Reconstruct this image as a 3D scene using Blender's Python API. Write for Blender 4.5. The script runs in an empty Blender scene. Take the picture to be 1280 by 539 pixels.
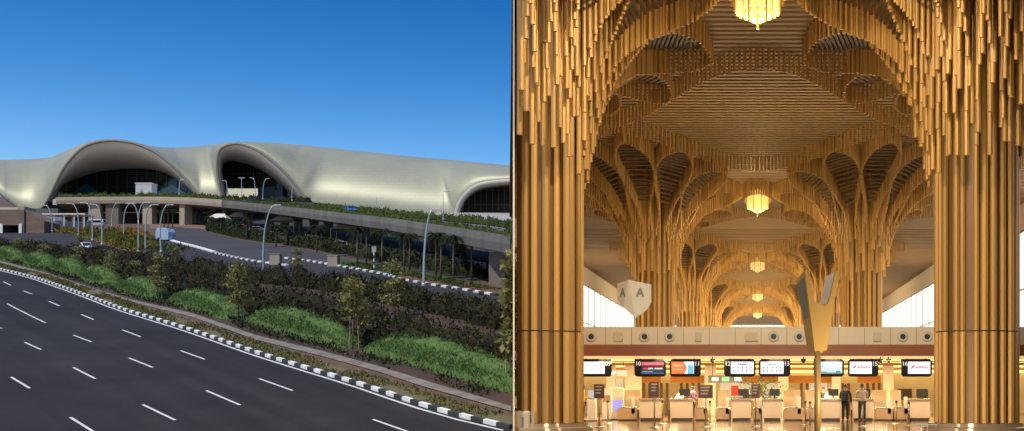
import bpy, math, random
from mathutils import Vector, Matrix
import numpy as np
random.seed(7); rng = np.random.default_rng(7)
R = math.radians
sc = bpy.context.scene
COL = sc.collection

# ------------------------------------------------------------------ camera
F = 1600.0; CX = 947.0; CY = 482.0; EYE = 1.73      # focal length in px of a 1280 px wide frame, principal point, eye height
cam = bpy.data.cameras.new('camera'); camo = bpy.data.objects.new('camera', cam); COL.objects.link(camo)
camo.location = (0, 0, EYE); camo.rotation_euler = (R(90), 0, 0)
cam.sensor_width = 36; cam.sensor_fit = 'HORIZONTAL'; cam.lens = 36*F/1280
cam.shift_x = -(CX-640)/1280; cam.shift_y = (CY-269.5)/1280
cam.clip_start = 0.3; cam.clip_end = 20000
sc.camera = camo

# ------------------------------------------------------------------ world and sun
SUN_EL, SUN_AZ = R(58), math.atan2(-0.30, -0.36)       # azimuth of the sun measured from +Y towards +X
w = bpy.data.worlds.new('World'); sc.world = w; w.use_nodes = True
nt = w.node_tree; bg = nt.nodes['Background']
sky = nt.nodes.new('ShaderNodeTexSky'); sky.sky_type = 'NISHITA'; sky.sun_disc = False
sky.sun_elevation = SUN_EL; sky.sun_rotation = SUN_AZ
sky.air_density = 1.0; sky.dust_density = 0.9; sky.ozone_density = 3.0; sky.altitude = 600
tc = nt.nodes.new('ShaderNodeTexCoord'); sx_ = nt.nodes.new('ShaderNodeSeparateXYZ'); cx_ = nt.nodes.new('ShaderNodeCombineXYZ')      # clear dry air: the deep blue reaches lower than in the standard sky
mmx = nt.nodes.new('ShaderNodeMath'); mmx.operation = 'MAXIMUM'; mmx.inputs[1].default_value = 0
mpw = nt.nodes.new('ShaderNodeMath'); mpw.operation = 'POWER'; mpw.inputs[1].default_value = 2.1
mml = nt.nodes.new('ShaderNodeMath'); mml.operation = 'MULTIPLY'; mml.inputs[1].default_value = 7.2
hs = nt.nodes.new('ShaderNodeHueSaturation'); hs.inputs['Saturation'].default_value = 1.4; hs.inputs['Hue'].default_value = .504
nt.links.new(tc.outputs['Generated'], sx_.inputs[0]); nt.links.new(sx_.outputs['X'], cx_.inputs['X']); nt.links.new(sx_.outputs['Y'], cx_.inputs['Y'])
nt.links.new(sx_.outputs['Z'], mmx.inputs[0]); nt.links.new(mmx.outputs[0], mpw.inputs[0]); nt.links.new(mpw.outputs[0], mml.inputs[0]); nt.links.new(mml.outputs[0], cx_.inputs['Z']); nt.links.new(cx_.outputs['Vector'], sky.inputs['Vector'])
nt.links.new(sky.outputs['Color'], hs.inputs['Color']); nt.links.new(hs.outputs['Color'], bg.inputs['Color'])
bg.inputs['Strength'].default_value = 0.21
sl = bpy.data.lights.new('sun', 'SUN'); sl.energy = 5.0; sl.angle = R(0.5); sl.color = (1, .94, .84)
so = bpy.data.objects.new('sun', sl); COL.objects.link(so)
to_sun = Vector((math.sin(SUN_AZ)*math.cos(SUN_EL), math.cos(SUN_AZ)*math.cos(SUN_EL), math.sin(SUN_EL)))
so.rotation_euler = (-to_sun).to_track_quat('-Z', 'Y').to_euler(); so.location = (-60, 40, 200)
vs = sc.view_settings; vs.view_transform = 'Standard'; vs.look = 'None'; vs.gamma = 1; vs.exposure = -0.38; vs.use_curve_mapping = False
sc.render.engine = 'CYCLES'
cy = sc.cycles; cy.use_denoising = True; cy.max_bounces = 7; cy.diffuse_bounces = 3; cy.glossy_bounces = 3; cy.transmission_bounces = 4
cy.transparent_max_bounces = 8; cy.sample_clamp_indirect = 6; cy.caustics_reflective = False; cy.caustics_refractive = False
try: cy.denoiser = 'OPENIMAGEDENOISE'
except Exception: pass

# ------------------------------------------------------------------ materials
MATS = {}
def mat(name, col, rough=.6, metal=0., var=0., vscale=1., bump=0., bscale=20., spec=None, island=0., col2=None, emit=None, estr=0., trans=None, coords='Object', stretch=None):
    if name in MATS: return MATS[name]
    m = bpy.data.materials.new(name); m.use_nodes = True; MATS[name] = m
    n = m.node_tree.nodes; l = m.node_tree.links; b = n['Principled BSDF']
    b.inputs['Base Color'].default_value = (*col, 1); b.inputs['Roughness'].default_value = rough; b.inputs['Metallic'].default_value = metal
    if spec is not None: b.inputs['Specular IOR Level'].default_value = spec
    m.diffuse_color = (*col, 1)
    src = None
    if var or bump:
        t = n.new('ShaderNodeTexCoord'); vec = t.outputs[coords]
        if stretch:
            q = n.new('ShaderNodeMapping'); q.inputs['Scale'].default_value = stretch; l.new(vec, q.inputs['Vector']); vec = q.outputs['Vector']
    if var:
        z = n.new('ShaderNodeTexNoise'); z.inputs['Scale'].default_value = vscale; z.inputs['Detail'].default_value = 6; z.inputs['Roughness'].default_value = .62
        l.new(vec, z.inputs['Vector'])
        r = n.new('ShaderNodeValToRGB'); r.color_ramp.elements[0].position = .32; r.color_ramp.elements[1].position = .7
        c2 = col2 if col2 else tuple(min(1, c*(1+var)) for c in col)
        c1 = col if col2 else tuple(c*(1-var) for c in col)
        r.color_ramp.elements[0].color = (*c1, 1); r.color_ramp.elements[1].color = (*c2, 1)
        l.new(z.outputs['Fac'], r.inputs['Fac']); src = r.outputs['Color']
    if island:
        g = n.new('ShaderNodeNewGeometry'); mr = n.new('ShaderNodeMapRange'); mr.inputs['To Min'].default_value = 1-island; mr.inputs['To Max'].default_value = 1+island
        l.new(g.outputs['Random Per Island'], mr.inputs['Value'])
        mx = n.new('ShaderNodeMix'); mx.data_type = 'RGBA'; mx.blend_type = 'MULTIPLY'; mx.inputs['Factor'].default_value = 1
        if src: l.new(src, mx.inputs['A'])
        else: mx.inputs['A'].default_value = (*col, 1)
        l.new(mr.outputs['Result'], mx.inputs['B']); src = mx.outputs['Result']
    if src: l.new(src, b.inputs['Base Color'])
    if bump:
        z2 = n.new('ShaderNodeTexNoise'); z2.inputs['Scale'].default_value = bscale; z2.inputs['Detail'].default_value = 5
        l.new(vec, z2.inputs['Vector']); bp = n.new('ShaderNodeBump'); bp.inputs['Strength'].default_value = bump; bp.inputs['Distance'].default_value = .05
        l.new(z2.outputs['Fac'], bp.inputs['Height']); l.new(bp.outputs['Normal'], b.inputs['Normal'])
    if emit: b.inputs['Emission Color'].default_value = (*emit, 1); b.inputs['Emission Strength'].default_value = estr
    if trans:   # thin leaf: part of the light goes through
        tr = n.new('ShaderNodeBsdfTranslucent'); ms = n.new('ShaderNodeMixShader'); ms.inputs['Fac'].default_value = trans
        if src: l.new(src, tr.inputs['Color'])
        else: tr.inputs['Color'].default_value = (*col, 1)
        l.new(b.outputs['BSDF'], ms.inputs[1]); l.new(tr.outputs['BSDF'], ms.inputs[2]); l.new(ms.outputs['Shader'], n['Material Output'].inputs['Surface'])
    return m

# ------------------------------------------------------------------ mesh builder
class MB:
    def __init__(s): s.v = []; s.f = []; s.m = []; s.n = 0
    def add(s, v, f, mi=0):
        s.v.extend(v); b = s.n; s.f.extend([tuple(i+b for i in q) for q in f]); s.m.extend([mi]*len(f)); s.n += len(v); return s
    def box(s, x0, x1, y0, y1, z0, z1, mi=0):
        v = [(x0,y0,z0),(x1,y0,z0),(x1,y1,z0),(x0,y1,z0),(x0,y0,z1),(x1,y0,z1),(x1,y1,z1),(x0,y1,z1)]
        return s.add(v, [(0,3,2,1),(4,5,6,7),(0,1,5,4),(1,2,6,5),(2,3,7,6),(3,0,4,7)], mi)
    def cbox(s, c, d, rz=0, mi=0):
        x, y, z = d[0]/2, d[1]/2, d[2]/2; co, si = math.cos(rz), math.sin(rz)
        v = []
        for k in (-z, z):
            for a, b in ((-x,-y),(x,-y),(x,y),(-x,y)): v.append((c[0]+a*co-b*si, c[1]+a*si+b*co, c[2]+k))
        return s.add(v, [(0,3,2,1),(4,5,6,7),(0,1,5,4),(1,2,6,5),(2,3,7,6),(3,0,4,7)], mi)
    def tube(s, pts, rad, n=8, mi=0, caps=True):
        pts = [Vector(p) for p in pts]; k = len(pts)
        rad = rad if isinstance(rad, (list, tuple)) else [rad]*k
        v = []; up = None
        for i, p in enumerate(pts):
            d = (pts[min(i+1, k-1)]-pts[max(i-1, 0)]).normalized()
            if up is None: up = Vector((1,0,0)) if abs(d.x) < .9 else Vector((0,1,0))
            a = (up-d*up.dot(d)).normalized(); b = d.cross(a); up = a
            for j in range(n):
                t = 2*math.pi*j/n; q = p+(a*math.cos(t)+b*math.sin(t))*rad[i]; v.append(tuple(q))
        f = [(i*n+j, i*n+(j+1) % n, (i+1)*n+(j+1) % n, (i+1)*n+j) for i in range(k-1) for j in range(n)]
        if caps: f += [tuple(range(n-1, -1, -1)), tuple((k-1)*n+j for j in range(n))]
        return s.add(v, f, mi)
    def lathe(s, prof, n=24, c=(0,0,0), mi=0, cap=True):
        v = [(c[0]+r*math.cos(2*math.pi*j/n), c[1]+r*math.sin(2*math.pi*j/n), c[2]+z) for r, z in prof for j in range(n)]
        k = len(prof)
        f = [(i*n+j, i*n+(j+1) % n, (i+1)*n+(j+1) % n, (i+1)*n+j) for i in range(k-1) for j in range(n)]
        if cap: f += [tuple(range(n-1, -1, -1)), tuple((k-1)*n+j for j in range(n))]
        return s.add(v, f, mi)
    def grid(s, rows, mi=0, close=False):
        k = len(rows); n = len(rows[0]); v = [tuple(p) for r in rows for p in r]
        f = [(i*n+j, i*n+j+1, (i+1)*n+j+1, (i+1)*n+j) for i in range(k-1) for j in range(n-1)]
        return s.add(v, f, mi)
    def prism(s, poly, axis, a, b, mi=0):       # outline (u,v) extruded along an axis from a to b
        n = len(poly)
        def P(u, v, t): return {'x': (t,u,v), 'y': (u,t,v), 'z': (u,v,t)}[axis]
        v = [P(u, q, a) for u, q in poly]+[P(u, q, b) for u, q in poly]
        f = [tuple(range(n-1, -1, -1)), tuple(range(n, 2*n))]+[(i, (i+1) % n, n+(i+1) % n, n+i) for i in range(n)]
        return s.add(v, f, mi)
    def build(s, name, mats, parent=None, smooth=False, loc=None):
        me = bpy.data.meshes.new(name); me.from_pydata(s.v, [], s.f)
        for m in (mats if isinstance(mats, (list, tuple)) else [mats]): me.materials.append(m)
        if any(s.m): me.polygons.foreach_set('material_index', s.m)
        if smooth: me.polygons.foreach_set('use_smooth', [True]*len(s.f))
        me.update()
        o = bpy.data.objects.new(name, me); COL.objects.link(o)
        if parent: o.parent = parent
        if loc: o.location = loc
        return o
def smooth_angle(o, a=40):
    me = o.data; me.polygons.foreach_set('use_smooth', [True]*len(me.polygons)); me.set_sharp_from_angle(angle=R(a)); return o
def bevel(o, w=.02, seg=2):
    m = o.modifiers.new('bevel', 'BEVEL'); m.width = w; m.segments = seg; m.limit_method = 'ANGLE'; return o

def tag(o, label, cat, group=None, kind=None):
    if label: o['label'] = label
    if cat: o['category'] = cat
    if group: o['group'] = group
    if kind: o['kind'] = kind
    return o
def thing(name, label, cat, loc=(0,0,0), rz=0, group=None):
    o = bpy.data.objects.new(name, None); COL.objects.link(o); o.location = loc; o.rotation_euler = (0,0,rz); o.empty_display_size = .3
    return tag(o, label, cat, group)
def struct(o): o['kind'] = 'structure'; return o
def dup(root, loc=None, rz=None, label=None, group=None):
    c = root.copy(); COL.objects.link(c)
    if loc is not None: c.location = loc
    if rz is not None: c.rotation_euler = (c.rotation_euler[0], c.rotation_euler[1], rz)
    if label: c['label'] = label
    if group: c['group'] = group
    for ch in list(root.children):
        d = ch.copy(); COL.objects.link(d); d.parent = c
        for g in list(ch.children):
            e = g.copy(); COL.objects.link(e); e.parent = d
    return c
def text_mesh(txt, size, name, m, parent, loc, rot=(R(90),0,0), extrude=.002, align='CENTER', bold=0):
    cu = bpy.data.curves.new(name, 'FONT'); cu.body = txt; cu.size = size; cu.extrude = extrude; cu.align_x = align; cu.align_y = 'CENTER'; cu.offset = bold
    o = bpy.data.objects.new(name, cu); COL.objects.link(o); bpy.context.view_layer.update()
    me = bpy.data.meshes.new_from_object(o.evaluated_get(bpy.context.evaluated_depsgraph_get())); me.name = name
    bpy.data.objects.remove(o); me.materials.clear(); me.materials.append(m)
    q = bpy.data.objects.new(name, me); COL.objects.link(q); q.parent = parent; q.location = loc; q.rotation_euler = rot
    return q

# ------------------------------------------------------------------ survey helpers: bearings and levels measured in the photograph
SL = 257/F                                  # the hillside climbs away from the camera at this slope
G0 = EYE-13.0                               # its level below the camera
def gz(y): return G0+SL*y
def P(px, py, y): return Vector(((px-CX)/F*y, y, EYE+(CY-py)/F*y))
def GP(px, py, dz=0):                       # the point of the hillside on that bearing
    y = 20800.0/(py-225.0); return Vector(((px-CX)/F*y, y, gz(y)+dz))
def resample(pts, n):
    p = [Vector(q) for q in pts]; d = [0]
    for a, b in zip(p, p[1:]): d.append(d[-1]+(b-a).length)
    out = []; j = 0
    for i in range(n):
        t = d[-1]*i/(n-1)
        while j < len(p)-2 and d[j+1] < t: j += 1
        s = (t-d[j])/max(1e-9, d[j+1]-d[j]); out.append(p[j].lerp(p[j+1], min(1, max(0, s))))
    return out
def smoothpts(pts, n):                      # Catmull-Rom through the points, then even spacing
    p = [Vector(q) for q in pts]; p = [2*p[0]-p[1]]+p+[2*p[-1]-p[-2]]; out = []
    for i in range(1, len(p)-2):
        for k in range(8):
            t = k/8; a, b, c, d = p[i-1], p[i], p[i+1], p[i+2]
            out.append(.5*((2*b)+(c-a)*t+(2*a-5*b+4*c-d)*t*t+(3*b-a-3*c+d)*t**3))
    out.append(p[-2]); return resample(out, n)
def sheet(name, pxs, mats, dz):             # a flat polygon lying on the hillside
    pts = [GP(*p, dz=dz) for p in pxs]; b = MB(); b.add([tuple(p) for p in pts], [tuple(range(len(pts)))])
    o = b.build(name, mats)
    if o.data.polygons[0].normal.z < 0: o.data.flip_normals()
    return o
def strip(name, line, off0, off1, m, dz, n=60):   # a band beside a line of ground points
    pts = smoothpts(line, n); b = MB(); r0 = []; r1 = []
    for i, p in enumerate(pts):
        d = pts[min(i+1, n-1)]-pts[max(i-1, 0)]; nn = Vector((-d.y, d.x, 0)).normalized()
        for o, r in ((off0, r0), (off1, r1)):
            q = p+nn*o; r.append((q.x, q.y, gz(q.y)+dz))
    b.grid([r0, r1]); o = b.build(name, m)
    if o.data.polygons[0].normal.z < 0: o.data.flip_normals()
    return o
def kerb(name, line, label, wdt=.25, hgt=.25, L=1.2, n=80, white=False):
    pts = smoothpts(line, n); tot = sum((b-a).length for a, b in zip(pts, pts[1:])); k = max(4, int(tot/L)); pts = resample(pts, k+1); b = MB()
    for i in range(k):
        p, q = pts[i], pts[i+1]; d = (q-p); nn = Vector((-d.y, d.x, 0)).normalized()*wdt/2; g = d*.006
        v = []
        for a in (p+g, q-g):
            for s_ in (-1, 1):
                c = a+nn*s_
                for z in (-.05, hgt): v.append((c.x, c.y, gz(c.y)+z))
        b.add(v, [(0,1,5,4),(2,6,7,3),(1,3,7,5),(0,4,6,2),(0,2,3,1),(4,5,7,6)], 0 if white else i % 2)
    o = b.build(name, [mat('kerb_white', (.72,.72,.70), .7, var=.18, vscale=1.5), mat('kerb_black', (.035,.035,.037), .7, var=.3, vscale=1.5)])
    return tag(o, label, 'kerb')
# ================================================================== THE OPEN-AIR SIDE
asphalt = mat('asphalt', (.022,.0195,.0182), .9, var=.3, vscale=.09, bump=.15, bscale=60, spec=.25)
asphalt2 = mat('worn_asphalt', (.036,.034,.034), .9, var=.2, vscale=.08, bump=.1, bscale=40, spec=.25)
paint = mat('road_paint', (.62,.62,.60), .7, var=.18, vscale=3)
soil = mat('soil', (.075,.048,.030), .95, var=.4, vscale=.5, col2=(.14,.075,.042))
redsoil = mat('red_soil', (.15,.062,.035), .95, var=.3, vscale=.8)
paver = mat('footpath_paver', (.19,.162,.135), .9, var=.3, vscale=.7)
grass_m = mat('verge_grass', (.085,.085,.03), .95, var=.4, vscale=2, col2=(.15,.115,.055))
lawn_m = mat('lawn', (.035,.055,.015), .95, var=.4, vscale=1.2)
conc = mat('concrete', (.19,.175,.16), .85, var=.22, vscale=.35, bump=.1, bscale=8)
conc_d = mat('weathered_concrete', (.135,.125,.115), .88, var=.28, vscale=.3, stretch=(1,1,.25))
beige = mat('beige_cladding', (.34,.28,.21), .75, var=.12, vscale=.3)
steel = mat('galvanised_steel', (.42,.44,.46), .45, .6, var=.1, vscale=2)
black_m = mat('black_paint', (.02,.02,.022), .5)
def wear(m, ang, k):                  # faint long tyre tracks along the lanes
    n = m.node_tree.nodes; l = m.node_tree.links; b_ = n['Principled BSDF']; src = b_.inputs['Base Color'].links[0].from_socket
    t = n.new('ShaderNodeTexCoord'); q = n.new('ShaderNodeMapping'); q.inputs['Rotation'].default_value = (0,0,-ang); q2 = n.new('ShaderNodeMapping'); q2.inputs['Scale'].default_value = (.012,.55,.1); z = n.new('ShaderNodeTexNoise'); z.inputs['Scale'].default_value = 1; z.inputs['Detail'].default_value = 4
    r = n.new('ShaderNodeMapRange'); r.inputs['From Min'].default_value = .35; r.inputs['From Max'].default_value = .65; r.inputs['To Min'].default_value = 1-k; r.inputs['To Max'].default_value = 1+k
    mx = n.new('ShaderNodeMix'); mx.data_type = 'RGBA'; mx.blend_type = 'MULTIPLY'; mx.inputs['Factor'].default_value = 1
    l.new(t.outputs['Object'], q.inputs['Vector']); l.new(q.outputs['Vector'], q2.inputs['Vector']); l.new(q2.outputs['Vector'], z.inputs['Vector']); l.new(z.outputs['Fac'], r.inputs['Value']); l.new(src, mx.inputs['A']); l.new(r.outputs['Result'], mx.inputs['B']); l.new(mx.outputs['Result'], b_.inputs['Base Color'])
wear(asphalt, math.atan2(-9.75, 7.7), .22)
EDGE = -306.3/F                       # bearing of the party wall between the hillside and the hall
def ex(y): return EDGE*y

b = MB(); zz = lambda y: gz(y)
b.add([(-3000,-300,zz(-300)),(0,-300,zz(-300)),(0,0,zz(0)),(ex(340),340,zz(340)),(ex(340),1000,zz(1000)),(-3000,1000,zz(1000))], [(0,1,2,3,4,5)])
b.add([(0,-300,-.3),(3000,-300,-.3),(3000,340,-.3),(ex(340),340,-.3),(0,0,-.3)], [(0,1,2,3,4)])
b.add([(ex(340),340,zz(340)),(3000,340,zz(340)),(3000,1000,zz(1000)),(ex(340),1000,zz(1000))], [(0,1,2,3)])
b.add([(-9000,1000,zz(1000)),(9000,1000,zz(1000)),(9000,9000,zz(1000)),(-9000,9000,zz(1000))], [(0,1,2,3)])
b.add([(ex(340),340,-.3),(3000,340,-.3),(3000,340,zz(340)),(ex(340),340,zz(340))], [(0,1,2,3)])
struct(b.build('ground', soil))
b = MB()                              # wall that holds the hillside beside the hall and the hall's terrace in front of it
ys = [0,20,40,60,66,80,100,130,180,240,300,340]
b.grid([[(ex(y)+.01, y, min(-.3, zz(y))-.5) for y in ys], [(ex(y)+.01, y, max(-.31, zz(y))+.02) for y in ys]])
tag(b.build('retaining_wall', conc), 'long concrete retaining wall holding the hillside beside the hall', 'wall')

# ---- main road
KL = [(-160,305),(-60,320),(0,337),(40,347),(77.6,359.5),(115,373),(155,388),(233,412),(320,442),(384,462),(448,481.5),(500,499),(553,516),(600,528),(639,537)]
road = [(-160,305)]+KL[1:]+[(639.5,580),(638,1400),(-1500,1400),(-900,330)]
struct(sheet('main_road', [(p[0], p[1]) for p in road], asphalt, .02))
KG = [GP(*p) for p in KL]
dl = MB()
def dash(a, c, wd=.16):
    a, c = GP(*a), GP(*c); d = (c-a); n = Vector((-d.y, d.x, 0)).normalized()*wd/2
    dl.add([(q.x, q.y, gz(q.y)+.035) for q in (a-n, c-n, c+n, a+n)], [(0,1,2,3)])
for a, c in [((4,352.5),(13.5,357)),((29,364),(40,368)),((61,377),(74.5,383)),((101.6,393.6),(117,400)),((153,413),(176,421.6)),((226,439),(256,449.8)),((324,474),(366,489)),((466,525),(510,540.5)),
             ((92,419.6),(114.5,428)),((161,448),(191,460)),((258,489),(300,507)),((31,428.5),(51,437.5)),((91.6,460),(119,474)),((178.5,506.5),(219,526)),
             ((14,472),(37,486)),((88,522.5),(116,540)),((-8,409),(3,411)),((-50,452),(-25,462)),((-60,505),(-20,535)),((-20,345),(-12,348)),((-42,408),(-28,412))]: dash(a, c)
for q in zip([(9,380),(20,386),(32,392),(44,398)], [(20,386),(32,392),(44,398),(57,404)]): dash(*q, wd=.15)
struct(dl.build('lane_markings', paint))
struct(strip('edge_line', KG, -.62, -.42, paint, .035))
kerb('kerb', KG, 'black and white painted kerb along the near main road', L=1.2)
struct(strip('verge', KG, .12, 2.0, grass_m, .055))
FN = [(-160,300),(-60,316),(0,331),(56,346.5),(119,367),(160,379),(241,400),(320,429),(400,449.5),(475,470.5),(522,487),(580,503),(639,519)]
FF = [(-160,297),(-60,311),(0,326.5),(56,341),(119,361.5),(160,374),(241,392.5),(320,420),(400,439),(471,458),(537,478.5),(590,494),(639,509)]
FN = [(a[0]*.62+c[0]*.38, a[1]*.62+c[1]*.38) for a, c in zip(FN, FF)]
struct(sheet('footpath', FN+FF[::-1], paver, .06))
struct(sheet('planting_bed', FF+[(639,386),(570,374),(500,364),(420,355),(330,347),(240,335),(160,320),(115,314),(60,310),(0,308),(-160,300)], mat('bed_soil', (.035,.022,.014), .95, var=.45, vscale=.25, col2=(.065,.034,.02)), .03))
# ---- upper roads
struct(sheet('upper_road', [(-160,289),(-60,289.5),(60,291.2),(90,288.5),(120,287.5),(150,287.5),(175,291),(205,298),(240,307),(275,317),(320,327),(350,330),(372,326),(416,332),(480,343.5),(498,349),(576,362),(620,369),(639,372.5),
    (639,387),(570,375),(500,365),(420,356),(330,348),(240,336),(160,321),(115,315),(60,311),(0,309),(-160,308)], asphalt2, .02))
struct(sheet('ramp_road', [(190,287),(215,284.5),(250,286),(262,291),(307,301),(373,310),(418,321),(416,331),(372,325.5),(350,329.5),(320,326),(275,316.5),(240,306),(205,297)], mat('ramp_asphalt', (.042,.04,.038), .9, var=.25, vscale=.1), .04))
struct(sheet('forecourt', [(186,280),(262,280.5),(264,291),(250,286),(215,284.5),(190,287)], mat('brown_paving', (.17,.105,.078), .9, var=.2, vscale=.2), .05))
kerb('kerb', [GP(*p) for p in [(205,298),(222,303.5),(240,308),(258,313),(268,316)]], 'plain pale kerb dividing the two upper roads', L=2, wdt=.8, n=30, white=True)
kerb('kerb', [GP(*p) for p in [(270,317),(283,320),(296,323),(320,327.5),(340,330),(359,332.5)]], 'short black and white kerb between the two upper roads', L=1.6, wdt=.5)
kerb('kerb', [GP(*p) for p in [(346,322.5),(380,326),(416,332),(450,338),(480,343.5),(498,349),(535,356),(576,362.5),(600,366.5),(622,370)]], 'black and white kerb along the lawn under the viaduct', L=1.5, wdt=.4)
struct(sheet('lawn', [(418,322),(440,326),(480,332),(540,343),(612,356),(620,368),(576,361),(535,354.5),(498,347.5),(480,342),(450,336.5),(418,331)], lawn_m, .1))
struct(sheet('bare_soil_strip', [(490,345),(540,349),(612,357),(622,369),(576,361.5),(535,355)], redsoil, .13))
struct(sheet('under_viaduct_yard', [(200,270),(420,268),(639,278),(639,350),(600,352),(540,342),(480,331),(430,321),(380,309),(307,300),(262,290),(262,280),(190,279)], mat('shaded_yard', (.03,.028,.02), .95, var=.3, vscale=.15), .03))  # yard coloured dark, the viaduct's shade put into its colour
struct(sheet('median_bed', [(50,283),(100,283.5),(130,288),(150,293),(162,301),(190,314),(178,318),(160,315),(135,309.5),(118,302),(102,296),(85,291.5),(55,290)], redsoil, .14))
struct(sheet('terminal_apron', [(470,262),(560,265.5),(639,267),(639,290),(560,280),(500,272)], mat('pale_apron', (.34,.33,.30), .85, var=.12, vscale=.1), .06))
dl = MB()
for a, c in [((300,312),(306,313.5)),((317,313),(323,314.5)),((268,302),(273,301))]: dash(a, c, .35)
struct(dl.build('ramp_markings', paint))
for px, lab in ((345,'beige kerb pillar at the left end of the low ramp wall'),(417,'beige kerb pillar at the right end of the low ramp wall')):
    p = GP(px, 331 if px < 400 else 333); b = MB(); b.box(-.75,.75,-.6,.6,-.2,1.5); b.box(-.82,.82,-.66,.66,1.5,1.62)
    tag(bevel(b.build('kerb_pillar', beige, loc=p), .04), lab, 'pillar')

# ---- foliage
def leaves(c, size, up=.3, asp=.5, rg=rng):
    c = np.asarray(c, float); n = len(c); size = np.broadcast_to(size, (n,))
    d = rg.normal(size=(n,3)); d[:,2] += up*2; d /= np.linalg.norm(d, axis=1)[:,None]
    e = rg.normal(size=(n,3)); e -= d*(e*d).sum(1)[:,None]; e /= np.linalg.norm(e, axis=1)[:,None]
    L = d*size[:,None]; W = e*(size*asp*.5)[:,None]
    v = np.stack([c, c+L*.45+W, c+L, c+L*.45-W], 1).reshape(-1,3)
    i = np.arange(n)*4; return v.tolist(), [(k,k+1,k+2,k+3) for k in i.tolist()]
def leafmat(name, a, b2, sc_=.8, isl=.4, tr=.3): return mat(name, a, .8, var=.5, vscale=sc_, col2=b2, island=isl, trans=tr, coords='Object', spec=.12)
lm_green = leafmat('bright_green_leaf', (.085,.15,.04), (.16,.25,.085), 1.2, .35, .35)
lm_bronze = leafmat('bronze_leaf', (.013,.013,.006), (.042,.038,.016), 1.1, .6, .15)
lm_red = leafmat('reddish_leaf', (.04,.014,.009), (.12,.045,.028), 1.1, .5, .15)
lm_dark = leafmat('dark_green_leaf', (.014,.02,.009), (.045,.05,.02), .9, .5, .2)
lm_olive = leafmat('olive_leaf', (.17,.165,.055), (.32,.30,.12), 1.5, .35)
lm_hedge = leafmat('hedge_leaf', (.04,.065,.014), (.09,.12,.03), .8, .4)
lm_yel = leafmat('yellow_green_leaf', (.11,.105,.02), (.24,.2,.03), .5, .4)
lm_palm = leafmat('shaded_palm_leaf', (.010,.016,.006), (.03,.038,.014), .5, .4, .1)  # darkened leaf, the viaduct's shade put into its colour
bark = mat('bark', (.16,.13,.095), .9, var=.3, vscale=6)
stake_m = mat('bamboo_stake', (.38,.31,.2), .7, var=.2, vscale=5)

def mound(px0, px1, ybm, h, depth, label):
    xm = (px0+px1)/2; a, c = GP(px0, ybm-.29*(xm-px0)), GP(px1, ybm+.29*(px1-xm)); d = c-a; L = d.length; rz = math.atan2(d.y, d.x)
    mid = (a+c)/2; slope = d.z/max(.1, L)
    t = thing('shrub_mound', label, 'shrub', mid, rz, 'clipped green shrub mounds beside the footpath')
    def top(u, v):       # u along -1..1, v across -1..1
        q = max(0, 1-abs(u)**2.6)*max(0, 1-abs(v)**2.4); return h*q**.62*(1+.10*math.sin(u*L*1.1)*math.cos(v*2.6+u*4)+.06*math.sin(u*L*2.7+1))
    b = MB(); rows = []
    for i in range(25):
        u = -1+2*i/24; rows.append([(u*L/2, depth/2*(v_ := -1+2*j/12)+depth/2, top(u, v_)-.12+slope*u*L/2) for j in range(13)])
    b.grid(rows); smooth_angle(b.build('inner_growth', lm_green, t))
    n = int(170*L*depth/3+800); u = rng.uniform(-1, 1, n); v = rng.uniform(-1, 1, n)
    c_ = np.array([(p*L/2, q*depth/2+depth/2, top(p, q)*random.uniform(.72, 1.0)-.06+slope*p*L/2) for p, q in zip(u, v)])
    k = n//2                               # the sides carry leaves down to the soil
    u2 = rng.uniform(-1, 1, k); s2 = rng.choice([-1, 1, -1], k)
    c2 = np.array([(p*L/2, depth/2+s*depth/2*(1-abs(p)**2.6)**.4*.97, random.uniform(.25, .8)*h*(1-abs(p)**3)+slope*p*L/2) for p, s in zip(u2, s2)])
    b = MB(); b.add(*leaves(np.vstack([c_, c2]), rng.uniform(.16, .34, n+k), up=.9, asp=.32)); b.build('leaves', lm_green, t)
for q in [(-14,12,325,2.2,3.2,'small pale green clipped shrub mound, farthest left by the footpath'),(22,50,333,2.2,3.2,'green clipped shrub mound, second from the far left end'),(59,84,342,2.2,3.0,'green clipped shrub mound, third from the far left end'),
          (94,127,354,2.2,2.8,'green clipped shrub mound between the third sapling and the forked sapling'),(141,183,370,2.1,2.8,'broad green clipped shrub mound left of the tall slim sapling'),(204,281,389.5,2.0,2.8,'long green clipped shrub mound right of the tall slim sapling'),
          (301,419,419,2.0,2.8,'long bright green shrub mound between the two large staked saplings'),(448,636,466,2.0,2.9,'longest green shrub mound at the right end of the bed')]: mound(*q)

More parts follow.
